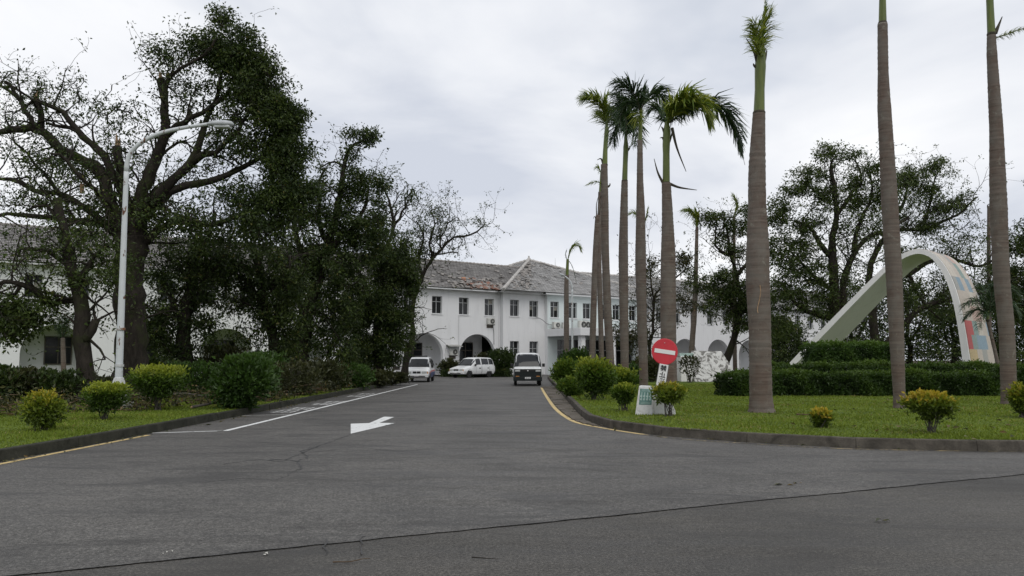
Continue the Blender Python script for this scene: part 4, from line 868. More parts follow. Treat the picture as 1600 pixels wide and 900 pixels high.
# bushes -------------------------------------------------------------
def bush(label, px, base_py, top_py, wpx, mat, seed, n=3500, L=0.07, stem=0.28, gold=0.0, name='bush', group='clipped bushes', depth=None, flat=0.0, Y=None, lump=0.14, cat='bush', z=KT, cup=0.5):
    rng = np.random.default_rng(seed)
    if Y is None: base = gp(px, base_py, z)
    else: base = at(px, base_py, Y); base[2] = z if z > 0 else 0.05
    Y = base[1]; mpp = Y / FPX; top = at(px, top_py, Y)[2]; top = base[2] + (top - base[2]) * .95; H = top - base[2]; rx = wpx * mpp / 2 * .79; ry = depth or rx * 0.9
    root = empty(name, base, label, cat, group); L = L * 1.35; n = int(n * 0.8)
    z0 = base[2] + H * stem * 0.75; rz = (top - z0) / 2; zc = z0 + rz; R3 = np.array([rx, ry, rz]); c0 = np.array([base[0], base[1], zc])
    def shape(D, rr):
        D = np.sign(D) * np.abs(D) ** np.array([1, 1, 1 - flat]); h = (D[:, 2] * rr + 1) / 2; f = cup + (1 - cup) * np.clip(h / 0.6, 0, 1) ** 0.8
        return c0 + D * rr[:, None] * R3 * np.c_[f, f, np.ones_like(f)]
    K = int(46 + 60 * lump); Dc = rand_unit(rng, K); rc_ = rng.uniform(.62, 1.0 + lump * .35, K); Cc = shape(Dc, rc_)            # twig ends, each with a tuft of leaves
    m = int(n * .78); ci = rng.integers(0, K, m); sg = (0.17 + .08 * rng.random(K))[ci] * R3.mean()
    P1 = Cc[ci] + rng.normal(size=(m, 3)) * sg[:, None] * np.array([1, 1, .8]); D1 = rand_unit(rng, n - m); P2 = shape(D1, .95 * rng.random(n - m) ** .4)
    P = np.concatenate([P1, P2]); P[:, 2] = np.maximum(P[:, 2], base[2] + .03); over = P[:, 2] > top + .06 * H; P[over, 2] = top + .06 * H * rng.random(over.sum())
    D = (P - c0) / R3; D /= (np.linalg.norm(D, axis=1)[:, None] + 1e-6); tone = np.concatenate([rng.random(K)[ci], np.full(n - m, .3)])
    Dl = D * 0.6 + rand_unit(rng, n) * 0.7 + (0, 0, 0.5); Dl /= np.linalg.norm(Dl, axis=1)[:, None]; Nn = D * 0.6 + rand_unit(rng, n) * 0.8 + (0, 0, 0.4); Nn /= np.linalg.norm(Nn, axis=1)[:, None]
    Ls = L * rng.uniform(0.6, 1.5, n); V = [leaf_quads(P, Dl, Nn, Ls, Ls * 0.5)]
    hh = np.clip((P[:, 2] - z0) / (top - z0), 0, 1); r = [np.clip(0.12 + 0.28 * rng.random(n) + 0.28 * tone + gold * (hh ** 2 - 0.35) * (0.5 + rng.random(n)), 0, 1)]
    mb = MB(); ks = int(14 + 10 * lump)
    for k in range(ks):                                             # young shoots standing out of the clipped outline
        d = rand_unit(rng, 1)[0]; d[2] = abs(d[2]); s0 = shape(d[None], np.array([.85]))[0]; e = s0 + unit(d * .6 + np.array([0, 0, 1]) + rng.normal(size=3) * .25) * R3.mean() * rng.uniform(.25, .5)
        q = 9; t = np.linspace(.25, 1, q)[:, None]; C = s0 + (e - s0) * t; dd = rand_unit(rng, q) + unit(e - s0) * .9; dd /= np.linalg.norm(dd, axis=1)[:, None]; l = L * rng.uniform(.7, 1.3, q)
        V.append(leaf_quads(C, dd, rand_unit(rng, q) + (0, 0, .5), l, l * .5)); r.append(np.clip(.35 + .3 * rng.random(q) + gold * .6, 0, 1)); mb.tube([s0, e], [.006, .003], 4)
    quads_obj('foliage', np.concatenate(V), mat, root, base, np.concatenate(r))
    for k in range(13):
        e = Cc[rng.integers(0, K)]; b0 = base + np.array([rng.normal() * .05, rng.normal() * .05, -.03]); mid = b0 * .5 + e * .5; mid[:2] = b0[:2] * .65 + e[:2] * .35
        Q = smooth_path([b0, mid, e], .15, rng, .012); mb.tube(Q, np.linspace(.016, .005, len(Q)) * max(.8, H), 5)
    mb.build('stems', 'bark_grey', root, base); return root
LG = 'clipped bushes on the verge'
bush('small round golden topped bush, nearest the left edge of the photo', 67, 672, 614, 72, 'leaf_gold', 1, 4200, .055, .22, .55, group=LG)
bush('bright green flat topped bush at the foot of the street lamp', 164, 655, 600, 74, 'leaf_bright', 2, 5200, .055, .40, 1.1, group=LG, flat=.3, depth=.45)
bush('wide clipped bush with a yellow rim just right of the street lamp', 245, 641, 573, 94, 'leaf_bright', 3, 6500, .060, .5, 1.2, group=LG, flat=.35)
bush('large loose green bush spilling over the left kerb', 376, 645, 560, 104, 'leaf_bush', 4, 9000, .095, .02, .1, group=LG, lump=.3, Y=23.0)
bush('leafy shoot of bush rising behind the one spilling over the kerb', 398, 610, 556, 80, 'leaf_bush', 5, 6000, .11, .05, .1, group=LG, lump=.3, Y=27)
RG = 'clipped bushes on the island'
bush('loose leafy bush closest to the parked van', 885, 607, 562, 52, 'leaf_bright', 11, 5000, .11, .05, .2, group=RG, lump=.25, Y=43)
bush('low bright bush spilling onto the gutter slabs', 893, 618, 591, 44, 'leaf_bright', 12, 3500, .085, .03, .3, group=RG, lump=.25)
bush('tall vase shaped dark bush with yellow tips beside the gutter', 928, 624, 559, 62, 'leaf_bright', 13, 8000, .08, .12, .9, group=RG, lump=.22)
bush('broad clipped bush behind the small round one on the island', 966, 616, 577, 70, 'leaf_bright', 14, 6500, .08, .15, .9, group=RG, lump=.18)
bush('small round bush left of the white sign block', 974, 642, 601, 38, 'leaf_bright', 15, 3000, .06, .5, .9, group=RG)
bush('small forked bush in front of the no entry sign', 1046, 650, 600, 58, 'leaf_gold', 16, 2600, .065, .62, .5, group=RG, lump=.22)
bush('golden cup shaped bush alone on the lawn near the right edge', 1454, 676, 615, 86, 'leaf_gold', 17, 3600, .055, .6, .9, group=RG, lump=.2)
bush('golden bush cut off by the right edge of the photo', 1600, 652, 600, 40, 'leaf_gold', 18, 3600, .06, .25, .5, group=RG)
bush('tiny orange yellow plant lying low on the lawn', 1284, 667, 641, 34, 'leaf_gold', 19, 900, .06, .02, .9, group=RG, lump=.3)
bush('tall leafy bush at the foot of the porch, left of the thin palm', 905, 600, 545, 60, 'leaf_bush', 20, 4200, .15, .05, .1, group=RG, lump=.3, Y=56)
bush('low dark bush under the second palm trunk of the row', 985, 604, 572, 60, 'leaf_bush', 21, 3600, .12, .05, .1, group=RG, lump=.3, Y=46)
bush('withered bush in front of the stained white slab', 1078, 586, 556, 36, 'leaf_dull', 26, 330, .12, .3, 0, group='shrubs along the building', lump=.5, Y=48.5)
bush('dark bush behind the no entry disc', 1010, 604, 560, 60, 'leaf_dull', 22, 3800, .13, .05, .1, group=RG, lump=.35, Y=50)
bush('dark round shrub by the wall between the white car and the van', 784, 592, 545, 46, 'leaf_dark', 23, 4200, .16, .05, 0, group='shrubs along the building', lump=.3, Y=73, z=0)
bush('brownish low shrub behind the hood of the side on white car', 702, 590, 562, 34, 'leaf_dull', 24, 2400, .15, .05, 0, group='shrubs along the building', lump=.3, Y=73, z=0)
bush('thin dark shrub under the second clear arch', 752, 588, 552, 26, 'leaf_dull', 25, 1200, .15, .1, 0, group='shrubs along the building', lump=.35, Y=75, z=0)
# undergrowth and storm debris on the verge
UG = 'undergrowth below the torn trees'
ug = [(20, 545, 600, 90, 25, 'leaf_dull', 'dull undergrowth bush at the left edge below the drooping limb'), (85, 548, 606, 95, 25.5, 'leaf_dark', 'dark undergrowth bush left of the twisted trunk'), (160, 560, 610, 80, 28, 'leaf_dull', 'low undergrowth bush between twisted trunk and lamp post'),
      (310, 545, 604, 80, 30, 'leaf_bush', 'leafy undergrowth bush behind the yellow rimmed bush'), (345, 530, 600, 70, 36, 'leaf_dull', 'undergrowth bush under the dark slender tree'), (455, 545, 606, 90, 31, 'leaf_dull', 'brownish brush heap nearest the large kerb bush'),
      (500, 555, 603, 80, 36, 'leaf_dull', 'brownish brush heap below the tall grove tree'), (545, 560, 602, 70, 40, 'leaf_bush', 'greener brush heap in the middle of the grove edge'), (582, 568, 600, 56, 44, 'leaf_dull', 'brownish brush heap near the right end of the grove'), (612, 572, 599, 44, 49, 'leaf_dull', 'smallest brush heap beside the front facing white car'),
      (240, 540, 600, 70, 33, 'leaf_dark', 'dark bush at the foot of the largest torn tree'), (415, 540, 600, 60, 35, 'leaf_bush', 'green undergrowth bush beside the forked dark tree'), (-30, 540, 606, 90, 24, 'leaf_dark', 'undergrowth bush cut off by the left edge')]
for k, (px, t_, b_, w_, Y, mt, lab) in enumerate(ug): bush(lab, px, b_, t_ + (34 if px < 200 else 24 if Y < 34 else 14), w_ * 1.15, mt, 60 + k, int(2600), .10 if Y < 32 else .13, .0, .1, 'undergrowth_bush', UG, None, 0, Y, 1.1)
def debris():
    rng = np.random.default_rng(77); n = 900; Yv = 19 + 36 * rng.random(n) ** 1.2; X0 = -7.9 - 6.5 * rng.random(n) ** 1.3 - np.maximum(0, (24 - Yv)) * 0.9
    P = np.c_[X0, Yv, KT + 0.03 + 0.35 * rng.random(n) ** 2]; D = rand_unit(rng, n) * np.array([1, 1, .22]); ln = rng.uniform(.25, 1.1, n)[:, None]
    quads_obj('fallen_twigs', frusta(P - D * ln * .5, P + D * ln * .5, rng.uniform(.008, .02, n), np.full(n, .005)), 'twig_brown', None)
    o = bpy.data.objects['fallen_twigs']; tag(o, 'brown twigs strewn on the ground under the torn trees', 'twigs', kind='stuff')
    n = 3000; idx = rng.integers(0, len(P), n); C = P[idx] + rng.normal(size=(n, 3)) * (.4, .4, .1); C[:, 2] = np.maximum(C[:, 2], KT + .01)
    V, li = leaves_at(rng, C, .14, np.full(n, 5), .11); V[:, 2] = np.maximum(V[:, 2], KT + .005)
    o = quads_obj('fallen_leaves', V, 'leaf_dull', None, (0, 0, 0), rng.random(len(V) // 4)); tag(o, 'withered leaves littering the verge under the torn trees', 'leaves', kind='stuff')
debris()
for k, (pts, r, lab) in enumerate((([(-5, 620), (8, 608), (16, 592), (22, 588)], .07, 'broken limb lying at the left edge of the verge'), ([(225, 612), (255, 600), (290, 598), (330, 606)], .06, 'fallen limb lying behind the yellow rimmed bush'), ([(300, 628), (330, 616), (352, 610)], .045, 'short fallen branch beside the large kerb bush'))):
    rng = np.random.default_rng(90 + k); Yd = (24.5, 26, 22.5)[k]; P = np.array([at(x, y, Yd + .4 * j) for j, (x, y) in enumerate(pts)]); P[:, 2] = np.maximum(P[:, 2] * .5, KT + r)
    root = empty('fallen_limb', P[0], lab, 'branch', 'fallen limbs'); R = smooth_path(P, .2, rng, .02); mb = MB(); mb.tube(R, np.linspace(r, r * .4, len(R)), 8); mb.build('limb', 'bark_grey', root, P[0], True)
    mb = MB(); mb.lathe(P[0] - (0, 0, 0), [(r * .8, -.01), (r * .6, .03)], 8); mb.build('torn_end', 'broken_wood', root, P[0])

# clipped hedges -----------------------------------------------------
def hedge(label, px0, px1, Y, top_py, dep, seed, mat='leaf_hedge', L=.10, dens=900, z0=KT):
    rng = np.random.default_rng(seed); x0, x1 = at(px0, 560, Y)[0], at(px1, 560, Y)[0]; z1 = at(1300, top_py, Y)[2]
    root = empty('hedge', ((x0 + x1) / 2, Y + dep / 2, z0), label, 'hedge', 'clipped hedges in front of the arch'); org = root.location
    w, h = x1 - x0, z1 - z0
    def face(n, f): u, v = rng.random(n), rng.random(n); return f(u, v)
    S = [face(int(w * h * dens), lambda u, v: np.c_[x0 + w * u, np.full_like(u, Y), z0 + h * v]), face(int(w * dep * dens), lambda u, v: np.c_[x0 + w * u, Y + dep * v, np.full_like(u, z1)]),
         face(int(dep * h * dens), lambda u, v: np.c_[np.full_like(u, x0), Y + dep * u, z0 + h * v]), face(int(dep * h * dens), lambda u, v: np.c_[np.full_like(u, x1), Y + dep * u, z0 + h * v])]
    NN = [(0, -1, 0.1), (0, 0, 1), (-1, 0, .1), (1, 0, .1)]; P = np.concatenate(S); Nb = np.concatenate([np.tile(q, (len(s), 1)) for q, s in zip(NN, S)])
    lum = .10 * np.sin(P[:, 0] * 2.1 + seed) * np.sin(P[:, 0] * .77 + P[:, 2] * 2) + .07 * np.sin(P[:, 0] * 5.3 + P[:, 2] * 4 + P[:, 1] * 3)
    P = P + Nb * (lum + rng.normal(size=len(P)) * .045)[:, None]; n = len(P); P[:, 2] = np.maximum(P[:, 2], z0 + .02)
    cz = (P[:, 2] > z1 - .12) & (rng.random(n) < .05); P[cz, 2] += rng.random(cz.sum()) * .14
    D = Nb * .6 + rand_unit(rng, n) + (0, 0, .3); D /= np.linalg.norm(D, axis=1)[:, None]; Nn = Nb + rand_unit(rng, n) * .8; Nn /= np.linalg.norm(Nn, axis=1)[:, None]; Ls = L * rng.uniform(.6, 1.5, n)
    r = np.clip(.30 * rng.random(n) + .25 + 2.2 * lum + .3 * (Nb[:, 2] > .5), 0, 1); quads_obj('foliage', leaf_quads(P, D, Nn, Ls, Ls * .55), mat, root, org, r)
    c = MB(); c.box(x0 + .13, x1 - .13, Y + .13, Y + dep - .13, z0 - .02, z1 - .13); c.build('hedge_core', 'core_green', root, org)
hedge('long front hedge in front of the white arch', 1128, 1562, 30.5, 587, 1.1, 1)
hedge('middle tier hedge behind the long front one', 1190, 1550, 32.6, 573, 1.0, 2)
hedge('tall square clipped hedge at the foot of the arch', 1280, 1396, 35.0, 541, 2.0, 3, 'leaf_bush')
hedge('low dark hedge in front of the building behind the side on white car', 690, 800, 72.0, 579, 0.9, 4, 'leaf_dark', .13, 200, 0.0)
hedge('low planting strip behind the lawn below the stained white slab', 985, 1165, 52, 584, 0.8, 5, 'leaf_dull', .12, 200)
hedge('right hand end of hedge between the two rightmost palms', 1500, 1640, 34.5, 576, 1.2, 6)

# palms --------------------------------------------------------------
def frond(root, base, path, Y, mat, ll, seed, n=56, wind=(0, 0, 0), name='frond'):
    rng = np.random.default_rng(seed); mpp = Y / FPX; P = np.array([at(p[0], p[1], Y + (p[2] if len(p) > 2 else 0)) for p in path]); R = smooth_path(P, .12)
    L0 = ll * mpp; V = []; rn = []; m = len(R); P_, T, U, W = frames(R); up = np.array([0, 0, 1.])
    for j in range(n):
        t = 0.06 + 0.94 * j / (n - 1); k = min(m - 1, int(t * (m - 1))); pr = math.sin(math.pi * min(1, .12 + t * .93)) ** .6
        for s in (-1, 1):
            for q in range(3):
                S = np.cross(T[k], up); S = S / (np.linalg.norm(S) + 1e-6); d = S * s * rng.uniform(.25, 1) + T[k] * rng.uniform(.45, .9) + up * rng.uniform(-.35, .55) + np.asarray(wind) * .5; d = unit(d)
                l = L0 * 1.12 * pr * rng.uniform(.65, 1.15) + .03; b = R[k] + rng.normal(size=3) * .01; m1 = b + d * l * .5; d2 = unit(d - up * rng.uniform(.35, 1.1)); e = m1 + d2 * l * .5; sw = unit(np.cross(d, up + rng.normal(size=3) * .5)) * l * rng.uniform(.022, .034)
                V += [b - sw * .5, b + sw * .5, m1 + sw, m1 - sw, m1 - sw, m1 + sw, e + sw * .15, e - sw * .15]; c = rng.random(); rn += [c, c]
    o = quads_obj(name, np.array(V), mat, root, base, rn)
    mb = MB(); mb.tube(R, np.linspace(.035, .008, len(R)) * max(.6, min(1.6, L0)), 5); mb.build('rib', 'crownshaft' if mat == 'frond_light' else 'sheath_dry', o, base)
    return o
def palm(label, Y, trunk, shaft, fronds, stubs=(), seed=0, group='royal palms of the row', tuft=None, sides=20, base_z=KT):
    rng = np.random.default_rng(seed); mpp = Y / FPX; P = np.array([at(p[0], p[1], Y) for p in trunk]); rr = np.array([p[2] for p in trunk]) * mpp
    P[0][2] = base_z - .06; base = P[0].copy(); base[2] = base_z; root = empty('palm_tree', base, label, 'palm tree', group)
    R = smooth_path(np.c_[P, ], .055); hz = np.interp(R[:, 2], P[:, 2], rr); z = R[:, 2]
    ring = .012 * np.sign(np.sin(z * 2 * math.pi / .16 + .6 * np.sin(z * 2.1))) * (.4 + .6 * (np.sin(z * 1.3) > -.3)); hz = hz * (1 + ring * min(1, .24 / hz.mean()) + .012 * rng.normal(size=len(z))); hz[:4] *= np.array([1.10, 1.07, 1.04, 1.02])
    mb = MB(); mb.tube(R, hz, sides); mb.build('trunk', 'palm_trunk', root, base, True)
    if shaft:
        S = np.array([at(p[0], p[1], Y) for p in shaft]); sr = np.array([p[2] for p in shaft]) * mpp; S[0] = S[0] - (0, 0, .05); Q = smooth_path(S, .1); mb = MB(); mb.tube(Q, np.interp(Q[:, 2], S[:, 2], sr), sides); mb.build('crownshaft', 'crownshaft', root, base, True)
        mb = MB(); c = S[0] + (0, 0, .06); mb.lathe(c, [(sr[0] * 1.02, -.05), (sr[0] * 1.13, -.02), (sr[0] * 1.12, .02), (sr[0] * 1.0, .05)], sides); mb.build('scar_ring', 'sheath_dry', root, base, True)
    for k, f in enumerate(fronds): frond(root, base, f[0], Y, f[1], f[2], seed * 31 + k, f[3] if len(f) > 3 else 46, f[4] if len(f) > 4 else (0, 0, 0))
    for k, (pts, r0) in enumerate(stubs):
        Q = smooth_path([at(p[0], p[1], Y - .02 + (p[2] if len(p) > 2 else 0)) for p in pts], .08); mb = MB(); mb.tube(Q, np.linspace(r0, r0 * .18, len(Q)) * mpp, 6); mb.build('torn_stalk', 'sheath_dry', root, base)
    return root
Y1 = float(gp(1190, 643, KT)[1])
palm('nearest palm, thickest trunk, standing alone right of the no entry sign', Y1, [(1190, 643, 19.5), (1189, 620, 17.3), (1188, 570, 16.8), (1187, 507, 17), (1184, 440, 18.2), (1184, 393, 17.8), (1183, 318, 13.8), (1183, 260, 13.2), (1186, 176, 9.6)], [(1186, 177, 8.8), (1187, 140, 7.7), (1188, 104, 8.8), (1189, 80, 7), (1190, 62, 3)],
     [([(1190, 85), (1186, 55, -.2), (1176, 35, -.3), (1164, 32, -.3)], 'frond_light', 26, 26), ([(1190, 75), (1194, 40, .2), (1203, 20, .2), (1207, 5, .2)], 'frond_light', 30, 30), ([(1190, 80), (1191, 50), (1195, 20), (1197, -8)], 'frond_light', 24, 26), ([(1189, 90), (1182, 72, -.4), (1186, 66, -.5), (1190, 80, -.6)], 'frond_light', 22, 22), ([(1189, 80), (1180, 50, .3), (1168, 42, .4)], 'frond_light', 24, 22)],
     [([(1184, 100), (1178, 80), (1166, 60)], 3), ([(1187, 98), (1181, 72), (1174, 60)], 3.4), ([(1193, 100), (1197, 85), (1198, 78)], 3), ([(1181, 104), (1178, 102), (1177, 99)], 3), ([(1188, 98), (1186, 75), (1183, 62)], 3)], 1)
def scar():
    r = bpy.data.objects['palm_tree']; c = np.array(r.location); P = np.array([at(x, y, Y1) for x, y in ((1182, 447), (1183, 458), (1181, 470), (1178, 484), (1179, 490))]); P[:, 1] -= 17.6 * Y1 / FPX; mb = MB(); mb.tube(smooth_path(P, .06), [.011] * len(smooth_path(P, .06)), 5); mb.build('bark_scar', 'broken_wood', r, c)
scar()
Y2 = float(gp(1404, 637, KT)[1]); Y3 = float(gp(1578, 631, KT)[1])
palm('palm right of the arch top with its crown above the photo', Y2, [(1406, 637, 9.6), (1405, 615, 8.8), (1402, 550, 10.4), (1397, 433, 12), (1390, 317, 12.4), (1387, 260, 11.4), (1382, 173, 10.4), (1380, 115, 8.2), (1379, 37, 7.6)], [(1379, 37, 6.2), (1379, 0, 5.2), (1379, -40, 5.8), (1380, -75, 4), (1380, -95, 2)],
     [([(1380, -85), (1350, -140, -.5), (1310, -150, -1)], 'frond_light', 40, 40), ([(1380, -85), (1410, -150, .6), (1450, -140, 1)], 'frond_dark', 40, 40), ([(1380, -90), (1385, -150, 1), (1380, -200, 1.4)], 'frond_light', 40, 36)], [], 2)
palm('rightmost palm with a torn frond sticking out to the right', Y3, [(1577, 631, 12), (1576, 610, 11), (1573, 520, 11.2), (1565, 433, 11.7), (1560, 317, 12.5), (1557, 210, 10.2), (1555, 173, 9.4), (1550, 87, 7.6), (1549, 54, 6.4)], [(1549, 54, 6.0), (1547, 10, 5.4), (1545, -40, 5.6), (1545, -70, 3.5), (1545, -88, 2)],
     [([(1554, 60), (1575, 53, -.2), (1598, 45, -.3), (1630, 42, -.4)], 'frond_light', 12, 40, (0, 0, 0)), ([(1545, -80), (1520, -130, .6), (1490, -135, 1)], 'frond_dark', 40, 40), ([(1545, -80), (1570, -140, -.6), (1610, -130, -1)], 'frond_light', 40, 40)], [([(1555, 52), (1561, 38), (1566, 26)], 3.4)], 3)
palm('palm directly behind the no entry disc, with the largest drooping fronds', 30, [(1046, 622, 12.6), (1045, 560, 12), (1044, 480, 12.3), (1044, 400, 11.6), (1043, 340, 8.8), (1041, 286, 7.2)], [(1041, 287, 5.8), (1041, 240, 5.4), (1041, 226, 6), (1042, 205, 6.2), (1042, 190, 3)],
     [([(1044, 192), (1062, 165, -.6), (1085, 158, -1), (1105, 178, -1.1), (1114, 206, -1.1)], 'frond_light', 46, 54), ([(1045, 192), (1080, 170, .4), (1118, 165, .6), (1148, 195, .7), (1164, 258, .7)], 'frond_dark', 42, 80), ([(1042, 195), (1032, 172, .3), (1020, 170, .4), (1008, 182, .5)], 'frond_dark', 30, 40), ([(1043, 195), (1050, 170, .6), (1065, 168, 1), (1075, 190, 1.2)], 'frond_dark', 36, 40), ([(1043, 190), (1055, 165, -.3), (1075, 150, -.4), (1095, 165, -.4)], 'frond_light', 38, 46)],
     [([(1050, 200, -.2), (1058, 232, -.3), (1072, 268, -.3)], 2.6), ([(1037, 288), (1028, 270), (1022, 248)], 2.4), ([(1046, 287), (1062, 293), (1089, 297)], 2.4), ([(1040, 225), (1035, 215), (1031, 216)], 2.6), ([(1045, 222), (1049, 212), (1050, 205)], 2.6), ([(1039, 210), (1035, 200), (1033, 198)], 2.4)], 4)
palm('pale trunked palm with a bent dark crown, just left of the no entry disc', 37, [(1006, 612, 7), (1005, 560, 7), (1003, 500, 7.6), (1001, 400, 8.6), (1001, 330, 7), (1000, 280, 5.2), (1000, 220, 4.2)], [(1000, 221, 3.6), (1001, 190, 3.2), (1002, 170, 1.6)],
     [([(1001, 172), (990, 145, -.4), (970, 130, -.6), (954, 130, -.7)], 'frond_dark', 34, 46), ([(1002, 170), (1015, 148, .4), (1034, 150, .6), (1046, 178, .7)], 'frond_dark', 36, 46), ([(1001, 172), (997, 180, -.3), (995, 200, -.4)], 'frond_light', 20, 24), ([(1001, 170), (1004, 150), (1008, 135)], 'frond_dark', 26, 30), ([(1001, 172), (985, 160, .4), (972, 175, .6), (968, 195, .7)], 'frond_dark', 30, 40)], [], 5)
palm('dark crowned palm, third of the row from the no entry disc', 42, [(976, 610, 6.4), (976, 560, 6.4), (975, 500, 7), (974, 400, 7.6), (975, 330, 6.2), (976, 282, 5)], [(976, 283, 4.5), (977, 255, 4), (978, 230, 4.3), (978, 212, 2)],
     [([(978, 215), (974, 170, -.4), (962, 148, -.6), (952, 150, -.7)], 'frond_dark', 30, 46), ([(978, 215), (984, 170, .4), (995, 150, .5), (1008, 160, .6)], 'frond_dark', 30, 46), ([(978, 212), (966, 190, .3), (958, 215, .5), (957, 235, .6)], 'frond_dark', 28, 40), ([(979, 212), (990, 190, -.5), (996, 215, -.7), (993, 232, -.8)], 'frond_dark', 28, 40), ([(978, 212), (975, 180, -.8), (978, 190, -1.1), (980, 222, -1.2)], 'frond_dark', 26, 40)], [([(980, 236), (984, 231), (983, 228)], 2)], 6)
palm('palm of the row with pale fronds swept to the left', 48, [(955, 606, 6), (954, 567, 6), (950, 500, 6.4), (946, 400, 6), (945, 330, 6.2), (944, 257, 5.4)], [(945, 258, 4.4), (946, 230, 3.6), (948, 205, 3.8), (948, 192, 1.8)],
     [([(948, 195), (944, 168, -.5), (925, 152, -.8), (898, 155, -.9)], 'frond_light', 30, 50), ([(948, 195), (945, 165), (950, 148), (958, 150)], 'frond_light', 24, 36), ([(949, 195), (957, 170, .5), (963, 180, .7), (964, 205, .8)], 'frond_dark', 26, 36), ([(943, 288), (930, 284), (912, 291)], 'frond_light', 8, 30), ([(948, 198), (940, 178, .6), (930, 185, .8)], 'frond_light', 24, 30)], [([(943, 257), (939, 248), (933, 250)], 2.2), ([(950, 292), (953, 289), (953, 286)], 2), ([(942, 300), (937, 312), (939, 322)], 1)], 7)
palm('headless palm stump, leftmost tall trunk of the row', 55, [(924, 604, 4.6), (925, 560, 4.7), (927, 500, 4.9), (930, 400, 4.2), (933, 345, 3.6), (934, 336, 3)], None, [], [([(933, 345), (932, 320), (937, 300)], 1.2), ([(935, 340), (938, 325), (940, 318)], 1.4), ([(932, 345), (929, 338), (927, 342)], 1.2)], 8)
palm('slim palm trunk tucked behind the palm with pale fronds', 57, [(941, 602, 4), (940, 560, 4), (938, 480, 4), (936, 400, 3.9), (938, 300, 3.4)], [(938, 301, 2.6), (940, 270, 2.2)], [([(940, 272), (934, 262), (928, 266)], 'frond_light', 12, 16)], [], 9)
palm('small thin palm by the porch with two drooping fronds', 63, [(884, 598, 4.2), (885, 540, 4.2), (885, 447, 3.7), (886, 430, 3.2)], [(886, 431, 2.6), (887, 405, 2.2)], [([(887, 406), (893, 388), (903, 384), (911, 397)], 'frond_light', 14, 40), ([(887, 406), (892, 412), (897, 425), (901, 444)], 'frond_dark', 4, 24), ([(887, 408), (884, 398), (886, 388)], 'frond_dark', 6, 20)], [], 10, 'far thin palms')
palm('far thin palm leaning slightly, left of the two beyond the disc', 62, [(1080, 596, 4.4), (1081, 544, 4.4), (1086, 469, 3.9), (1089, 355, 2.4)], None, [([(1089, 356), (1086, 340), (1076, 330), (1063, 328)], 'frond_light', 20, 40), ([(1089, 355), (1090, 340), (1084, 324)], 'frond_light', 16, 30), ([(1089, 356), (1093, 350), (1095, 360)], 'frond_dark', 8, 16)], [([(1089, 375), (1087, 368)], 1.2)], 11, 'far thin palms')
palm('far thin palm with an upright frond, left of the nearest trunk', 66, [(1149, 594, 3.4), (1148, 544, 3.3), (1147, 440, 3), (1147, 338, 2.2)], None, [([(1147, 340), (1151, 322), (1147, 308), (1141, 299)], 'frond_light', 15, 40), ([(1147, 340), (1157, 330), (1167, 336)], 'frond_dark', 13, 30), ([(1147, 342), (1138, 338), (1132, 342)], 'frond_dark', 6, 16)], [], 12, 'far thin palms')
palm('far palm whose pale fronds show between the trunks of the row', 68, [(1004, 592, 3), (1004, 480, 3), (1003, 356, 2.4)], None, [([(1003, 357), (994, 335), (984, 334), (977, 342)], 'frond_light', 15, 30), ([(1004, 356), (1010, 338), (1013, 320)], 'frond_light', 12, 30)], [], 13, 'far thin palms')
palm('far dead palm pole left of the rightmost trunk', 62, [(1546, 594, 3.2), (1546, 500, 3.1), (1545, 400, 2.9), (1545, 322, 2.3)], None, [([(1545, 324), (1547, 317), (1550, 326)], 'frond_dark', 3, 12)], [([(1545, 330), (1543, 321), (1547, 318)], 1.6)], 14, 'far thin palms')
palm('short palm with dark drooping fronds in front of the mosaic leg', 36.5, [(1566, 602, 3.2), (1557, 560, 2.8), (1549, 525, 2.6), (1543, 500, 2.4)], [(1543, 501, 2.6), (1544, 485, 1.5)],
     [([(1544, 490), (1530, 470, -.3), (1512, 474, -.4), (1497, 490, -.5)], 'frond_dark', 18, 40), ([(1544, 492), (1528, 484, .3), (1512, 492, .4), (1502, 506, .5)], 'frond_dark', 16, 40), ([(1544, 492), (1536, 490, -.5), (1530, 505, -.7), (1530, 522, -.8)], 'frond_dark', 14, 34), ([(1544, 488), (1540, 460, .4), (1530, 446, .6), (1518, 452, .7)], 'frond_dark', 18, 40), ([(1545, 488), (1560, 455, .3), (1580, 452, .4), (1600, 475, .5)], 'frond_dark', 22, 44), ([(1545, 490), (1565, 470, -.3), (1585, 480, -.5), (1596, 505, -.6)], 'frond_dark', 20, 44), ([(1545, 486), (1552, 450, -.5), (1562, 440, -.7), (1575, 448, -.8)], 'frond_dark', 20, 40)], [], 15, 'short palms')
palm('small palm growing in front of the leftmost arch', 44, [(100, 600, 4), (99, 560, 3.6), (98, 528, 3)], None, [([(98, 530), (85, 505, -.3), (70, 505, -.4), (60, 525, -.5)], 'frond_dark', 16, 34), ([(98, 530), (95, 500, .2), (85, 488, .3), (72, 492, .4)], 'frond_dark', 16, 34), ([(99, 530), (108, 500, -.2), (118, 505, -.3), (125, 525, -.4)], 'frond_dark', 16, 34), ([(98, 530), (100, 505, .4), (104, 490, .6), (112, 492, .8)], 'frond_dark', 14, 34)], [], 16, 'short palms')
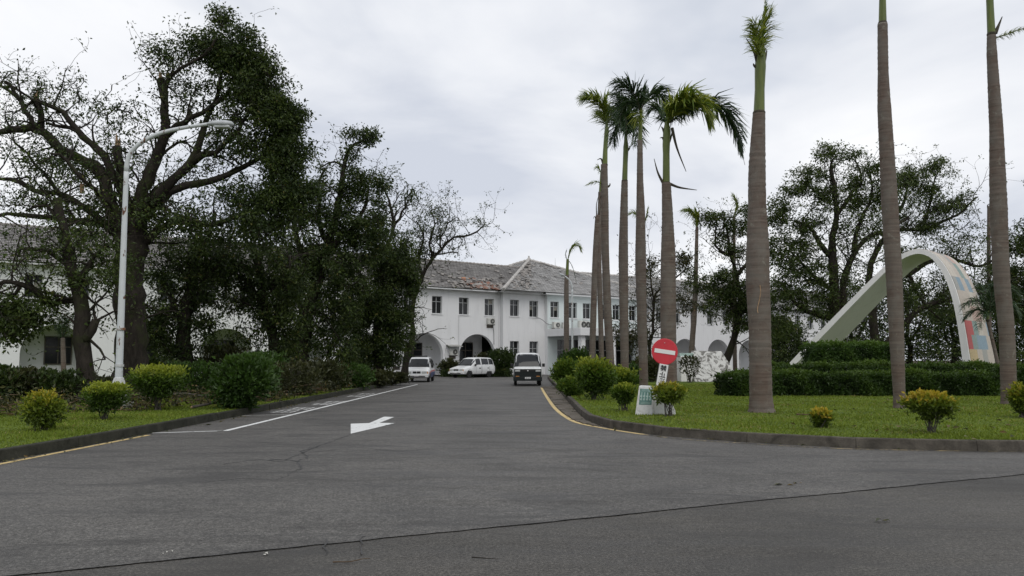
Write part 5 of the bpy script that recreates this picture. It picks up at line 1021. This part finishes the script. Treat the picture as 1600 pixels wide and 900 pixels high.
# ------------------------------------------------------------------ vehicles (local: front at y = 0, rear at +y)
def vehicle(name, label, loc, rotz, st, wheels, spec, group='parked cars'):
    root = empty(name, loc, label, spec['cat'], group, rotz)
    ST = np.array(st)
    def ring(r):        # half section from sill to roof centre
        y, zb, zm, zt, wb, wm, wt = r
        return np.array([(0, y, zb), (wb * .9, y, zb), (wb, y, zb + (zm - zb) * .30), (max(wm, wb) + .012, y, zb + (zm - zb) * .62), (wm, y, zm), (wt + (wm - wt) * .25, y, zm + (zt - zm) * .72), (wt * .93, y, zm + (zt - zm) * .95), (wt * .6, y, zt), (0, y, zt)])
    rings = [ring(r) for r in ST]
    def P(u, v, s=1, push=0.0):     # u: station index, v: ring index (floats)
        def f(u, v):
            u = min(max(u, 0), len(rings) - 1.0001); v = min(max(v, 0), 7.9999); i, j = int(u), int(v); a, b = u - i, v - j
            return (rings[i][j] * (1 - a) + rings[i + 1][j] * a) * (1 - b) + (rings[i][j + 1] * (1 - a) + rings[i + 1][j + 1] * a) * b
        p = f(u, v)
        if push:
            n = np.cross(f(u + .02, v) - f(u - .02, v), f(u, v + .02) - f(u, v - .02)); n = unit(n)
            if n[0] < 0 and abs(n[0]) > .2: n = -n
            if abs(n[0]) <= .2 and n[2] < 0: n = -n
            p = p + n * push
        return np.array([p[0] * s, p[1], p[2]])
    mb = MB(); n = len(rings[0])
    for s in (1, -1):
        V = np.concatenate(rings) * np.array([s, 1, 1]); F = [(i * n + j, i * n + j + 1, (i + 1) * n + j + 1, (i + 1) * n + j) for i in range(len(rings) - 1) for j in range(n - 1)]
        F += [tuple(range(n)), tuple(range((len(rings) - 1) * n, len(rings) * n))]; mb.add(V, F)
    me = mb.mesh('body', spec['paint'], fix=False); bm = bmesh.new(); bm.from_mesh(me); bmesh.ops.remove_doubles(bm, verts=bm.verts, dist=.002); bmesh.ops.recalc_face_normals(bm, faces=bm.faces); bm.to_mesh(me); bm.free()
    me.polygons.foreach_set('use_smooth', [True] * len(me.polygons)); body = link('body', me, root)
    try: me.set_sharp_from_angle(angle=math.radians(38))
    except Exception: pass
    def patch_(name, mat, u0, u1, v0, v1, sides=(1, -1), push=.012, nu=6, nv=4, parent=None):
        for s in sides:
            g = MB(); V = [P(u0 + (u1 - u0) * i / nu, v0 + (v1 - v0) * j / nv, s, push) for i in range(nu + 1) for j in range(nv + 1)]; F = [(i * (nv + 1) + j, i * (nv + 1) + j + 1, (i + 1) * (nv + 1) + j + 1, (i + 1) * (nv + 1) + j) for i in range(nu) for j in range(nv)]
            g.add(V, F); o = g.build(name, mat, parent or root, smooth=True)
            if s == sides[-1] and len(sides) == 1: return o
    for a in spec['patches']: patch_(*a)
    g = MB(); u0, u1 = spec['screen']                                        # windscreen over the full width
    nu, nv = 6, 10
    xs = np.linspace(-1, 1, nv + 1); V = []
    for i in range(nu + 1):
        for x in xs: V.append(P(u0 + (u1 - u0) * i / nu, 8 - abs(x) * 3.0, 1 if x >= 0 else -1, .012))
    g.add(V, [(i * (nv + 1) + j, i * (nv + 1) + j + 1, (i + 1) * (nv + 1) + j + 1, (i + 1) * (nv + 1) + j) for i in range(nu) for j in range(nv)]); g.build('windscreen', 'car_glass', root, smooth=True)
    for (nm, mat, x0, x1, z0, z1, y0, y1) in spec['front']:
        g = MB(); g.box(x0, x1, y0, y1, z0, z1); bevel(g.build(nm, mat, root), .015, 2)
    for wy in wheels:
        for s in (1, -1):
            r, w = spec['wheel_r'], .17; x = s * (spec['track'] / 2)
            wl_ = MB(); wl_.lathe((x, wy, r), [(r * .62, -w / 2), (r * .96, -w / 2), (r, -w / 2 + .03), (r, w / 2 - .03), (r * .96, w / 2), (r * .62, w / 2)], 22, 'x'); wo = wl_.build('wheel', 'tyre', root, smooth=False)
            rm = MB(); rm.lathe((x + s * .05, wy, r), [(r * .61, -.03), (r * .60, .03), (r * .2, .035 if s > 0 else .03)], 16, 'x'); rm.build('rim', 'rim', wo)
            ar = MB(); aa = np.linspace(-.1, math.pi + .1, 14); pts = [(s * (spec['arch_x']), wy + math.cos(a) * (r + .05), r + math.sin(a) * (r + .05)) for a in aa]
            V = []
            for p in pts: V += [p, (p[0] - s * .12, p[1], p[2])]
            ctr = (s * spec['arch_x'] - s * .001, wy, r); F = [(2 * k, 2 * k + 2, 2 * k + 3, 2 * k + 1) for k in range(len(pts) - 1)]
            ar.add(V, F); ar.add([ctr] + pts, [(0, k + 1, k + 2) for k in range(len(pts) - 1)]); ar.build('wheel_arch', 'black_trim', root)
    for s in (1, -1):
        x, y, z = spec['mirror']; g = MB(); g.box(*(sorted((s * x, s * (x + .17)))), y, y + .09, z, z + .20); bevel(g.build('mirror', spec.get('mirror_mat', 'black_trim'), root), .03, 2)
    for s in (1, -1):
        g = MB(); x, y, z = spec['screen_wiper']; g.tube([(s * .1, y - .03, z + .02), (s * .1 + .45, y + .02, z + .10)], .012, 5); g.build('wiper', 'black_trim', root)
    return root
MPV = [(0.00, .36, .60, .66, .66, .68, .60), (0.08, .30, .70, .82, .80, .81, .72), (0.55, .27, .80, .93, .84, .84, .74), (1.05, .27, .90, 1.00, .845, .84, .74), (1.30, .27, .94, 1.26, .845, .84, .70), (1.72, .27, .97, 1.66, .85, .835, .66), (2.1, .27, .98, 1.74, .85, .835, .65), (3.2, .27, .99, 1.75, .85, .835, .65), (4.0, .27, 1.0, 1.72, .85, .83, .64), (4.28, .30, 1.0, 1.58, .84, .82, .62), (4.42, .38, .96, 1.06, .80, .79, .70)]
def mpv_front(extra=()):
    return [('grille', 'black_trim', -.27, -.015, .60, .74, -.02, .10), ('grille', 'black_trim', .015, .27, .60, .74, -.02, .10), ('headlight', 'headlight', -.70, -.36, .56, .74, -.005, .12), ('headlight', 'headlight', .36, .70, .56, .74, -.005, .12),
            ('bumper', 'car_white', -.80, .80, .34, .52, -.10, .25), ('air_intake', 'black_trim', -.60, .60, .36, .43, -.112, .0), ('number_plate', 'plate_white', -.16, .16, .40, .49, -.125, -.104), ('indicator', 'lamp_amber', -.78, -.71, .58, .72, .02, .14), ('indicator', 'lamp_amber', .71, .78, .58, .72, .02, .14)] + list(extra)
side_w = [('side_window', 'car_glass', 5.05, 6.25, 4.25, 5.6), ('side_window', 'car_glass', 6.4, 7.35, 4.25, 5.6), ('side_window', 'car_glass', 7.45, 8.55, 4.25, 5.55)]
spec = dict(cat='car', paint='car_white', screen=(3.12, 4.85), patches=side_w + [('side_stripe', 'car_blue', 3.6, 9.0, 1.2, 2.9), ('side_stripe', 'car_red', 1.6, 9.0, 3.0, 3.35), ('sill_trim', 'black_trim', 1, 9.5, 1.0, 1.2)], front=mpv_front([('light_bar', 'black_trim', -.5, .5, 1.752, 1.83, 2.0, 2.25)]), wheel_r=.32, track=1.48, arch_x=.853, mirror=(.84, 1.45, .98), screen_wiper=(0, 1.08, 1.04))
CARG = 'cars parked in front of the white building'
vehicle('parked_car', 'white people carrier facing us with a blue side, beside the leaning tree', (float(at(653, 590, 56)[0]), 55.2, .008), 0.0, MPV, (.80, 3.55), spec, CARG)
spec2 = dict(spec, patches=side_w + [('sill_trim', 'black_trim', 1, 9.5, 1.0, 1.25), ('door_handle', 'black_trim', 6.0, 6.2, 3.2, 3.5), ('door_handle', 'black_trim', 7.1, 7.3, 3.2, 3.5), ('door_gap', 'black_trim', 4.98, 5.01, 1.3, 4.0), ('door_gap', 'black_trim', 6.32, 6.35, 1.3, 4.0), ('door_gap', 'black_trim', 7.4, 7.43, 1.3, 4.0)], front=mpv_front(), mirror_mat='black_trim')
vehicle('parked_car', 'plain white people carrier parked side on in front of the arches', (float(at(712, 588, 68)[0]), 68.3, .008), math.radians(-36), MPV, (.80, 3.55), spec2, CARG)
VAN = [(0.00, .36, .84, .98, .78, .80, .74), (0.05, .32, .92, 1.05, .83, .84, .78), (0.16, .30, .98, 1.10, .845, .845, .78), (0.42, .30, 1.05, 1.50, .85, .845, .74), (0.72, .30, 1.08, 1.84, .85, .845, .70), (1.0, .30, 1.08, 1.93, .85, .84, .70), (2.2, .30, 1.08, 1.97, .85, .84, .70), (3.9, .30, 1.08, 1.96, .85, .84, .69), (4.25, .32, 1.06, 1.90, .84, .83, .66), (4.38, .40, 1.0, 1.1, .80, .80, .72)]
specv = dict(cat='van', paint='car_white', screen=(2.1, 4.3), patches=[('lower_body', 'car_dark', .6, 8.6, .9, 2.95), ('side_window', 'car_glass', 3.4, 4.9, 4.2, 5.5), ('side_window', 'car_glass', 5.1, 6.3, 4.2, 5.5), ('side_window', 'car_glass', 6.4, 7.6, 4.2, 5.5)],
    front=[('front_panel', 'car_dark', -.81, .81, .50, .99, -.045, .10), ('grille', 'black_trim', -.36, .36, .84, .94, -.055, .0), ('badge', 'plate_white', -.04, .04, .86, .92, -.066, -.050), ('headlight', 'headlight', -.76, -.46, .83, .94, -.06, .05), ('headlight', 'headlight', .46, .76, .83, .94, -.06, .05),
           ('bumper', 'car_dark', -.84, .84, .30, .52, -.13, .3), ('number_plate', 'plate_white', -.17, .17, .41, .52, -.155, -.13), ('indicator', 'lamp_amber', -.72, -.5, .545, .585, -.06, .02), ('indicator', 'lamp_amber', .5, .72, .545, .585, -.06, .02), ('plate_marks', 'black_trim', -.12, -.02, .45, .485, -.158, -.154), ('plate_marks', 'black_trim', .02, .12, .45, .485, -.158, -.154)],
    wheel_r=.31, track=1.45, arch_x=.853, mirror=(.86, .40, 1.12), screen_wiper=(0, .22, 1.12))
vehicle('parked_van', 'white van with a dark lower half facing us on the drive', (float(at(824.5, 602, 48)[0]), 47.6, .008), 0.0, VAN, (.75, 3.3), specv, CARG)

# ------------------------------------------------------------------ the arch with its mosaic
def monument():
    t = math.radians(46); a = np.array([math.cos(t), -math.sin(t), 0]); b = np.array([math.sin(t), math.cos(t), 0]); C = at(1437, 562, 40.0); C[2] = 0
    def onplane(px, py):
        d = ray(px, py); o = np.array([0, 0, CAM_H]); k = np.dot(C - o, b) / np.dot(d, b); return o + d * k
    px = [(1222, 579), (1262, 537), (1290, 508), (1345, 452), (1380, 418), (1400, 402), (1420, 392), (1437, 389), (1455, 394), (1470, 407), (1485, 431), (1497, 464), (1505, 500), (1511, 535), (1518, 580)]
    O = smooth_path([onplane(x, y) for x, y in px], .30); n = len(O); T = np.gradient(O, axis=0); T /= np.linalg.norm(T, axis=1)[:, None]
    IN = np.cross(T, b); IN = np.where((IN @ np.array([0, 0, 1]))[:, None] > 0.0, -IN, IN)
    c0 = O.mean(0); IN = np.array([v if np.dot(c0 - o_, v) > 0 else -v for v, o_ in zip(np.cross(T, b), O)])
    z = O[:, 2]; f = np.clip((z - 0) / z.max(), 0, 1); w = np.linspace(3.1, 4.1, n) - 1.0 * f ** 1.5; th = .24 + .10 * (1 - f)
    FO, FI = O, O + IN * th[:, None]; BOo, BI = O + b * w[:, None], O + b * w[:, None] + IN * th[:, None]
    FO = FO.copy()
    for A in (FO, FI, BOo, BI): A[0][2] = 0.02; A[-1][2] = 0.02
    base = (O[0] + O[-1]) / 2 + b * 2; base[2] = KT
    root = empty('arch_monument', base, 'white concrete arch with a coloured mosaic back, behind the hedges', 'monument')
    mb = MB(); V = np.stack([FO, BOo, BI, FI], 1).reshape(-1, 3); F = [(i * 4 + j, i * 4 + (j + 1) % 4, (i + 1) * 4 + (j + 1) % 4, (i + 1) * 4 + j) for i in range(n - 1) for j in range(4)] + [(0, 1, 2, 3), tuple((n - 1) * 4 + j for j in range(4))]
    mb.add(V, F); mb.build('arch_body', 'arch_white', root, base)
    # mosaic panels on the outer face
    rr = random.Random(8); cols = ['mosaic_base'] * 12 + ['mosaic_cream'] * 6 + ['mosaic_grey'] * 3 + ['mosaic_pink'] * 4 + ['mosaic_blue'] * 2 + ['mosaic_teal'] * 4 + ['mosaic_brown'] * 2 + ['mosaic_dark'] * 2 + ['mosaic_red'] * 2 + ['mosaic_ochre']
    i = 0
    while i < n - 2:
        st = 2; j = min(n - 1, i + st); nc = 5
        sh = .12 * (i // st % 2)
        ed = [0.03] + [min(.96, max(.06, k / nc + sh)) for k in range(1, nc)] + [.97]
        for k in range(nc):
            v0, v1 = ed[k], ed[k + 1]
            g = MB(); OUT = -IN; pts = []
            for q in range(i, j + 1):
                lo = O[q] + b * w[q] * v0; hi = O[q] + b * w[q] * v1; pts += [lo + OUT[q] * .004, lo + OUT[q] * .022, hi + OUT[q] * .022, hi + OUT[q] * .004]
            m = j - i
            F = [(q * 4 + c, q * 4 + c + 1, (q + 1) * 4 + c + 1, (q + 1) * 4 + c) for q in range(m) for c in range(3)] + [(0, 1, 2, 3), (m * 4, m * 4 + 1, m * 4 + 2, m * 4 + 3)]
            for p in pts: p[2] = max(p[2], .03)
            g.add(pts, F); cm = rr.choice(cols); g.build('mosaic_panel', 'mosaic_pink' if cm == 'mosaic_red' and i < n * .78 else cm, root, base)
        i = j
monument()

# ------------------------------------------------------------------ signs
def no_entry():
    Y = 20.6; base = at(1023, 647, Y); base[2] = KT; dv = unit(at(1042, 530, Y) - at(1022.5, 648, Y)); sx = unit(np.cross(dv, (0, 1, 0))); ny = np.array([0, -1., 0])
    r = empty('no_entry_sign', base, 'round red no entry sign on a leaning pole with a white plate below', 'sign')
    mb = MB(); mb.tube([base - (0, 0, .1), at(1041, 535, Y)], .03, 10); mb.build('pole', 'frame_metal', r, base)
    c = at(1038, 549.5, Y) + ny * .06; R = 20.2 * Y / FPX
    mb = MB(); mb.lathe(c, [(R, .02), (R + .004, .008), (R, 0.0), (R - .015, -.004)], 40, 'y'); d = mb.build('disc', 'sign_red', r, base)
    mb = MB(); bx = unit(sx * 1 + (0, 0, -.035)); bz = np.cross(ny, bx); bz = bz * np.sign(bz[2]); mb.obox(c + ny * .010, bx * .265, ny * .003, bz * .052); mb.build('white_bar', 'sign_white', d, base)
    mb = MB(); mb.lathe(c + (0, -.004, R * .68), [(.012, 0), (.012, -.012), (.006, -.016)], 8, 'y'); mb.build('bolt', 'frame_metal', d, base)
    pc = at(1033.5, 590, Y) + ny * .06; hx, hz = .112, .345
    mb = MB(); mb.obox(pc, sx * hx, ny * .008, dv * hz); pl = mb.build('plate', 'sign_white', r, base)
    mb = MB()
    for e, (u, v) in enumerate(((-1, 0), (1, 0))): mb.obox(pc + sx * hx * u + sx * u * .006, sx * .006, ny * .010, dv * hz)
    mb.build('plate_rim', 'bumper_grey', pl, base)
    for k, ch in enumerate('禁止進入'):
        cu = bpy.data.curves.new('character', 'FONT'); cu.body = ch; cu.size = .17; cu.align_x = 'CENTER'; cu.align_y = 'CENTER'; cu.extrude = .002; cu.offset = .0035
        ob = bpy.data.objects.new('tmp', cu); COL.objects.link(ob); dg = bpy.context.evaluated_depsgraph_get(); me = bpy.data.meshes.new_from_object(ob.evaluated_get(dg)); bpy.data.objects.remove(ob)
        co = np.zeros(len(me.vertices) * 3); me.vertices.foreach_get('co', co); co = co.reshape(-1, 3); co[:, :2] -= (co[:, :2].max(0) + co[:, :2].min(0)) / 2
        cc = pc + dv * (hz - .10 - k * .166) + ny * .013; W = cc + co[:, :1] * sx + co[:, 1:2] * dv * .92 + co[:, 2:3] * ny - base
        me.vertices.foreach_set('co', W.ravel()); me.materials.clear(); me.materials.append(M['sign_black']); me.update(); o = link('character', me, pl)
    # the white block with a green panel at its foot
    Yb = 20.1; b0 = at(1008, 647, Yb); b0[2] = KT; s = empty('sign_block', b0, 'tilted white sign block with a faded green panel on the lawn', 'sign')
    q = [at(992, 646, Yb), at(1019, 648.5, Yb), at(1021, 603.5, Yb + .12), at(998.5, 602.5, Yb + .12)]; q[0][2] = max(q[0][2], KT - .02); q[1][2] = KT - .02; q[0][2] = KT - .02
    bk = [p + (0.08, .22, 0) for p in q]; mb = MB(); mb.hexa([q[0], q[1], bk[1], bk[0], q[3], q[2], bk[2], bk[3]]); bevel(mb.build('board', 'stained_light', s, b0), .02, 2)
    def on(u, v, h=.004): p = (q[0] * (1 - u) + q[1] * u) * (1 - v) + (q[3] * (1 - u) + q[2] * u) * v; return p + np.array([0, -h, 0])
    mb = MB(); mb.hexa([on(.16, .36, .003), on(.93, .36, .003), on(.93, .36, -.01), on(.16, .36, -.01), on(.10, .90, .003), on(.94, .90, .003), on(.94, .90, -.01), on(.10, .90, -.01)]); pn = mb.build('green_panel', 'sign_green', s, b0)
    mb = MB(); rr = random.Random(2)
    for k in range(4):
        u = .17 + k * .19
        for (du, v0, v1, wd) in ((.06, .50, .78, .05), (.0, .62, .67, .13), (.01, .52, .57, .12)): mb.quad(on(u + du, v0, .006), on(u + du + wd, v0, .006), on(u + du + wd, v1, .006), on(u + du, v1, .006))
    for v in (.82, .86): mb.quad(on(.2, v, .006), on(.85, v, .006), on(.85, v + .012, .006), on(.2, v + .012, .006))
    for v in (.40, .44): mb.quad(on(.24, v, .006), on(.86, v, .006), on(.86, v + .012, .006), on(.24, v + .012, .006))
    mb.build('faded_lettering', 'sign_pale', pn, b0)
    # its rounded foot
    mb = MB(); z1 = .50; pr = [(.0, 0), (.62, 0), (.60, .12), (.50, .32), (.33, .46), (.15, z1), (.0, z1)]; o0 = at(1018, 647, Yb + .15); o0[2] = KT - .02
    V = [o0 + (x, 0, z) for x, z in pr] + [o0 + (x, .5, z) for x, z in pr]; n = len(pr); mb.add(V, [tuple(range(n)), tuple(range(2 * n - 1, n - 1, -1))] + [(k, (k + 1) % n, n + (k + 1) % n, n + k) for k in range(n)]); bevel(mb.build('foot', 'stained_light', s, b0), .03, 2)
t = NT('stained_light'); n_ = t.noise(t.coord('Object'), 6, 7, .72, .4); t.col(t.ramp(n_, [(.30, (.10, .10, .09)), (.40, (.50, .50, .49)), (.7, (.66, .67, .67))])); t.rough(.75)
no_entry()

# stained white slab on the far lawn
def slab():
    c = at(1112, 582, 51); c[2] = KT; r = empty('white_slab', c, 'low white sloping slab streaked with black mould on the far lawn', 'slab')
    T0, T1 = at(1080, 547.5, 52.2), at(1127, 548, 52.2); B0, B1 = at(1084, 582, 50.0), at(1158, 581, 50.0); B0[2] = B1[2] = KT - .03
    b0, b1 = T0.copy(), T1.copy(); b0[1] += .5; b1[1] += .5; b0[2] = b1[2] = KT - .03; b1[0] = B1[0] + .3
    mb = MB(); mb.add([B0, B1, T1, T0, b0, b1], [(0, 1, 2, 3), (3, 2, 5, 4), (0, 3, 4), (1, 5, 2), (0, 4, 5, 1)]); bevel(mb.build('sloping_face', 'stained_white', r, c), .05, 2)
    p0, p1 = at(1064, 582, 50.6), at(1083.5, 582, 50.6); z1 = at(1070, 556.5, 50.6)[2]; mb = MB(); mb.box(p0[0], p1[0], 50.6, 52.0, KT - .03, z1); bevel(mb.build('side_block', 'arch_white', r, c), .04, 2)
    mb = MB(); mb.box(p0[0] - .05, p1[0] + .05, 50.7, 52.1, z1 + .002, z1 + .20); mb.build('green_cap', 'sign_pale', r, c)
slab()

# ------------------------------------------------------------------ street lamps
def street_lamp(label, Y, base_px, pole, arm, head, rbase, rtop, flare_py):
    b0 = at(*base_px, Y); b0[2] = KT if Y < 40 else 0.02; r = empty('street_lamp', b0, label, 'street lamp', 'street lamps')
    mpp = Y / FPX; P = [at(x, y, Y) for x, y in pole]; P = np.array(P); Q = np.array([P[0] + (P[-1] - P[0]) * t for t in np.linspace(0, 1, 30)]); mb = MB(); mb.tube(Q, np.linspace(rbase, rtop, 30), 12); mb.build('pole', 'pole_paint', r, b0, True)
    A = smooth_path([at(x, y, Y + k * .0) for k, (x, y) in enumerate(arm)], .12); mb = MB(); mb.tube(A, np.linspace(rtop, rtop * .7, len(A)), 10); mb.build('arm', 'pole_paint', r, b0, True)
    h0, h1 = at(*head[0], Y), at(*head[1], Y); L = np.linalg.norm(h1 - h0); u = unit(h1 - h0); mb = MB(); pr = [(0, .045), (.10, .075), (.35, .115), (.7, .12), (.92, .09), (1, .03)]; V = []
    for t_, w_ in pr:
        c = h0 + u * L * t_
        for k in range(12): a = 2 * math.pi * k / 12; V.append(c + np.array([0, math.cos(a) * w_ * 1.35, 0]) + np.cross(u, (0, 1, 0)) * -math.sin(a) * w_ * (.75 if math.sin(a) > 0 else .95))
    F = [(i * 12 + k, i * 12 + (k + 1) % 12, (i + 1) * 12 + (k + 1) % 12, (i + 1) * 12 + k) for i in range(len(pr) - 1) for k in range(12)] + [tuple(range(12)), tuple(range(60, 72))]
    mb.add(V, F); hd = mb.build('lamp_head', 'lamp_head', r, b0, True); dn = -np.cross((0, 1, 0), u); dn = dn * -np.sign(dn[2]); mb = MB(); c = h0 + u * L * .58 + dn * .085; mb.obox(c, u * L * .30, np.array([0, .11, 0]), dn * .04); bevel(mb.build('lens', 'lamp_lens', hd, b0), .03, 2)
    f = at(pole[0][0], flare_py, Y); zf = f[2]; mb = MB(); mb.lathe((P[0][0], P[0][1], 0), [(rbase * 2.6, zf - .42), (rbase * 2.3, zf - .10), (rbase * 1.25, zf + .28), (rbase * 1.05, zf + .3)], 8); mb.build('base_flare', 'pole_base', r, b0)
    mb = MB(); mb.box(P[0][0] - .32, P[0][0] + .32, Y - .32, Y + .32, b0[2] - .12, zf - .40); bevel(mb.build('plinth', 'concrete', r, b0), .03, 2)
    if Y < 40:
        for k, (z, a) in enumerate(((1.35, .3), (2.4, -.2))): mb = MB(); mb.tube([(P[0][0], Y, z), (P[0][0], Y, z + .07)], rbase * 1.12 - .002 * z, 12); mb.build('band', 'pole_base', r, b0)
    return r
street_lamp('tall white rusting street lamp with a curved arm among the torn trees', 23.2, (184, 640), [(184, 634), (197.5, 268)], [(197.5, 269), (199, 252), (206, 236), (222, 222), (248, 209), (285, 200), (328, 193.5)], [(324, 194), (365, 194)], .112, .070, 606)
street_lamp('distant white street lamp in front of the porch canopy', 60, (894.5, 600), [(894.5, 598), (894, 452)], [(894, 453), (893.5, 446), (891, 440), (886, 434), (881, 431)], [(882, 431), (874, 428)], .09, .07, 594)

# ------------------------------------------------------------------ litter on the road and lawn
def stick(label, pts, r, mat='twig_brown', z=.012):
    rng = np.random.default_rng(len(label)); P = smooth_path([gp(x, y, 0) + (0, 0, z + r) for x, y in pts], .04, rng, .004); mb = MB(); mb.tube(P, np.linspace(r, r * .4, len(P)), 6); o = mb.build('twig', mat, None, P[0], True); o.location = P[0]; tag(o, label, 'twig', 'twigs on the road')
stick('thin brown twig lying on the near asphalt at the bottom of the photo', [(520, 882), (548, 880), (578, 876)], .006)
stick('dark twig lying on the near asphalt right of the brown one', [(737, 874), (756, 875), (779, 877)], .005, 'bark_dark')
stick('stick lying on the island lawn beside the tiny orange plant', [(1245, 661), (1260, 661), (1272, 661)], .02, 'twig_brown', KT)
def leaf_litter(label, px, py, L, mat, seed):
    rng = np.random.default_rng(seed); c = gp(px, py, .014); n = 3; V = leaf_quads(np.tile(c, (n, 1)) + np.c_[rng.normal(size=(n, 2)) * .02, np.zeros(n)], unit(rng.normal(size=3) * (1, 1, 0)) * np.ones((n, 1)) + np.c_[rng.normal(size=(n, 2)) * .6, np.full(n, .12)], np.tile((0, 0, 1.), (n, 1)), np.full(n, L), np.full(n, L * .45))
    V[:, 2] = np.maximum(V[:, 2], .0135); o = quads_obj('fallen_leaf', V, mat, None, c, rng.random(n)); o.location = c; tag(o, label, 'leaf', 'leaves on the road')
t = NT('litter_pale'); t.col((.45, .44, .40)); t.rough(.8)
leaf_litter('pale scrap of leaf just below the asphalt seam', 415, 866, .06, 'litter_pale', 1)
leaf_litter('small pale scrap on the asphalt seam', 261, 863, .03, 'litter_pale', 2)
leaf_litter('curled brown leaf just above the seam in the middle', 1222, 757, .09, 'leaf_dull', 3)
leaf_litter('second brown leaf above the seam in the middle', 1248, 755, .07, 'leaf_dull', 4)
leaf_litter('single dead leaf on the near asphalt right of the middle', 1378, 812, .08, 'leaf_dull', 5)
def lawn_litter():
    rng = np.random.default_rng(5); n = 260; P = np.c_[rng.uniform(2, 20, n), 13.8 + 26 * rng.random(n) ** 1.5]; P = P[in_poly(P, IS)]; C = np.c_[P, np.full(len(P), KT + .03)]
    V, li = leaves_at(rng, C, .05, np.full(len(C), 2), .11); V[:, 2] = np.clip(V[:, 2], KT + .012, KT + .07); o = quads_obj('fallen_leaves', V, 'leaf_dull', None, (0, 0, 0), .5 + .5 * rng.random(len(V) // 4)); tag(o, 'dead leaves scattered over the island lawn', 'leaves', kind='stuff')
lawn_litter()
def kerb_litter():
    rng = np.random.default_rng(6); Q = []
    for K, sgn in ((LK, -1), (RK, -1)):
        P = arc_resample(K, .1); N = side_normals(P); k = rng.integers(0, len(P), 520); Q.append(P[k] + N[k] * sgn * (.04 + .22 * rng.random(520) ** 2)[:, None])
    P = np.concatenate(Q); P = P[(P[:, 1] > 9) & (P[:, 1] < 48)]; C = np.c_[P, np.full(len(P), .03)]; V, li = leaves_at(rng, C, .03, np.full(len(C), 2), .07); V[:, 2] = np.clip(V[:, 2], .016, .05)
    o = quads_obj('fallen_leaves', V, 'leaf_dull', None, (0, 0, 0), .3 + .7 * rng.random(len(V) // 4)); tag(o, 'dead leaves and grit gathered along the kerbs', 'leaves', kind='stuff')
kerb_litter()
leaf_litter('dead leaf in the nearest parking bay', 318, 664.5, .14, 'leaf_dull', 6)
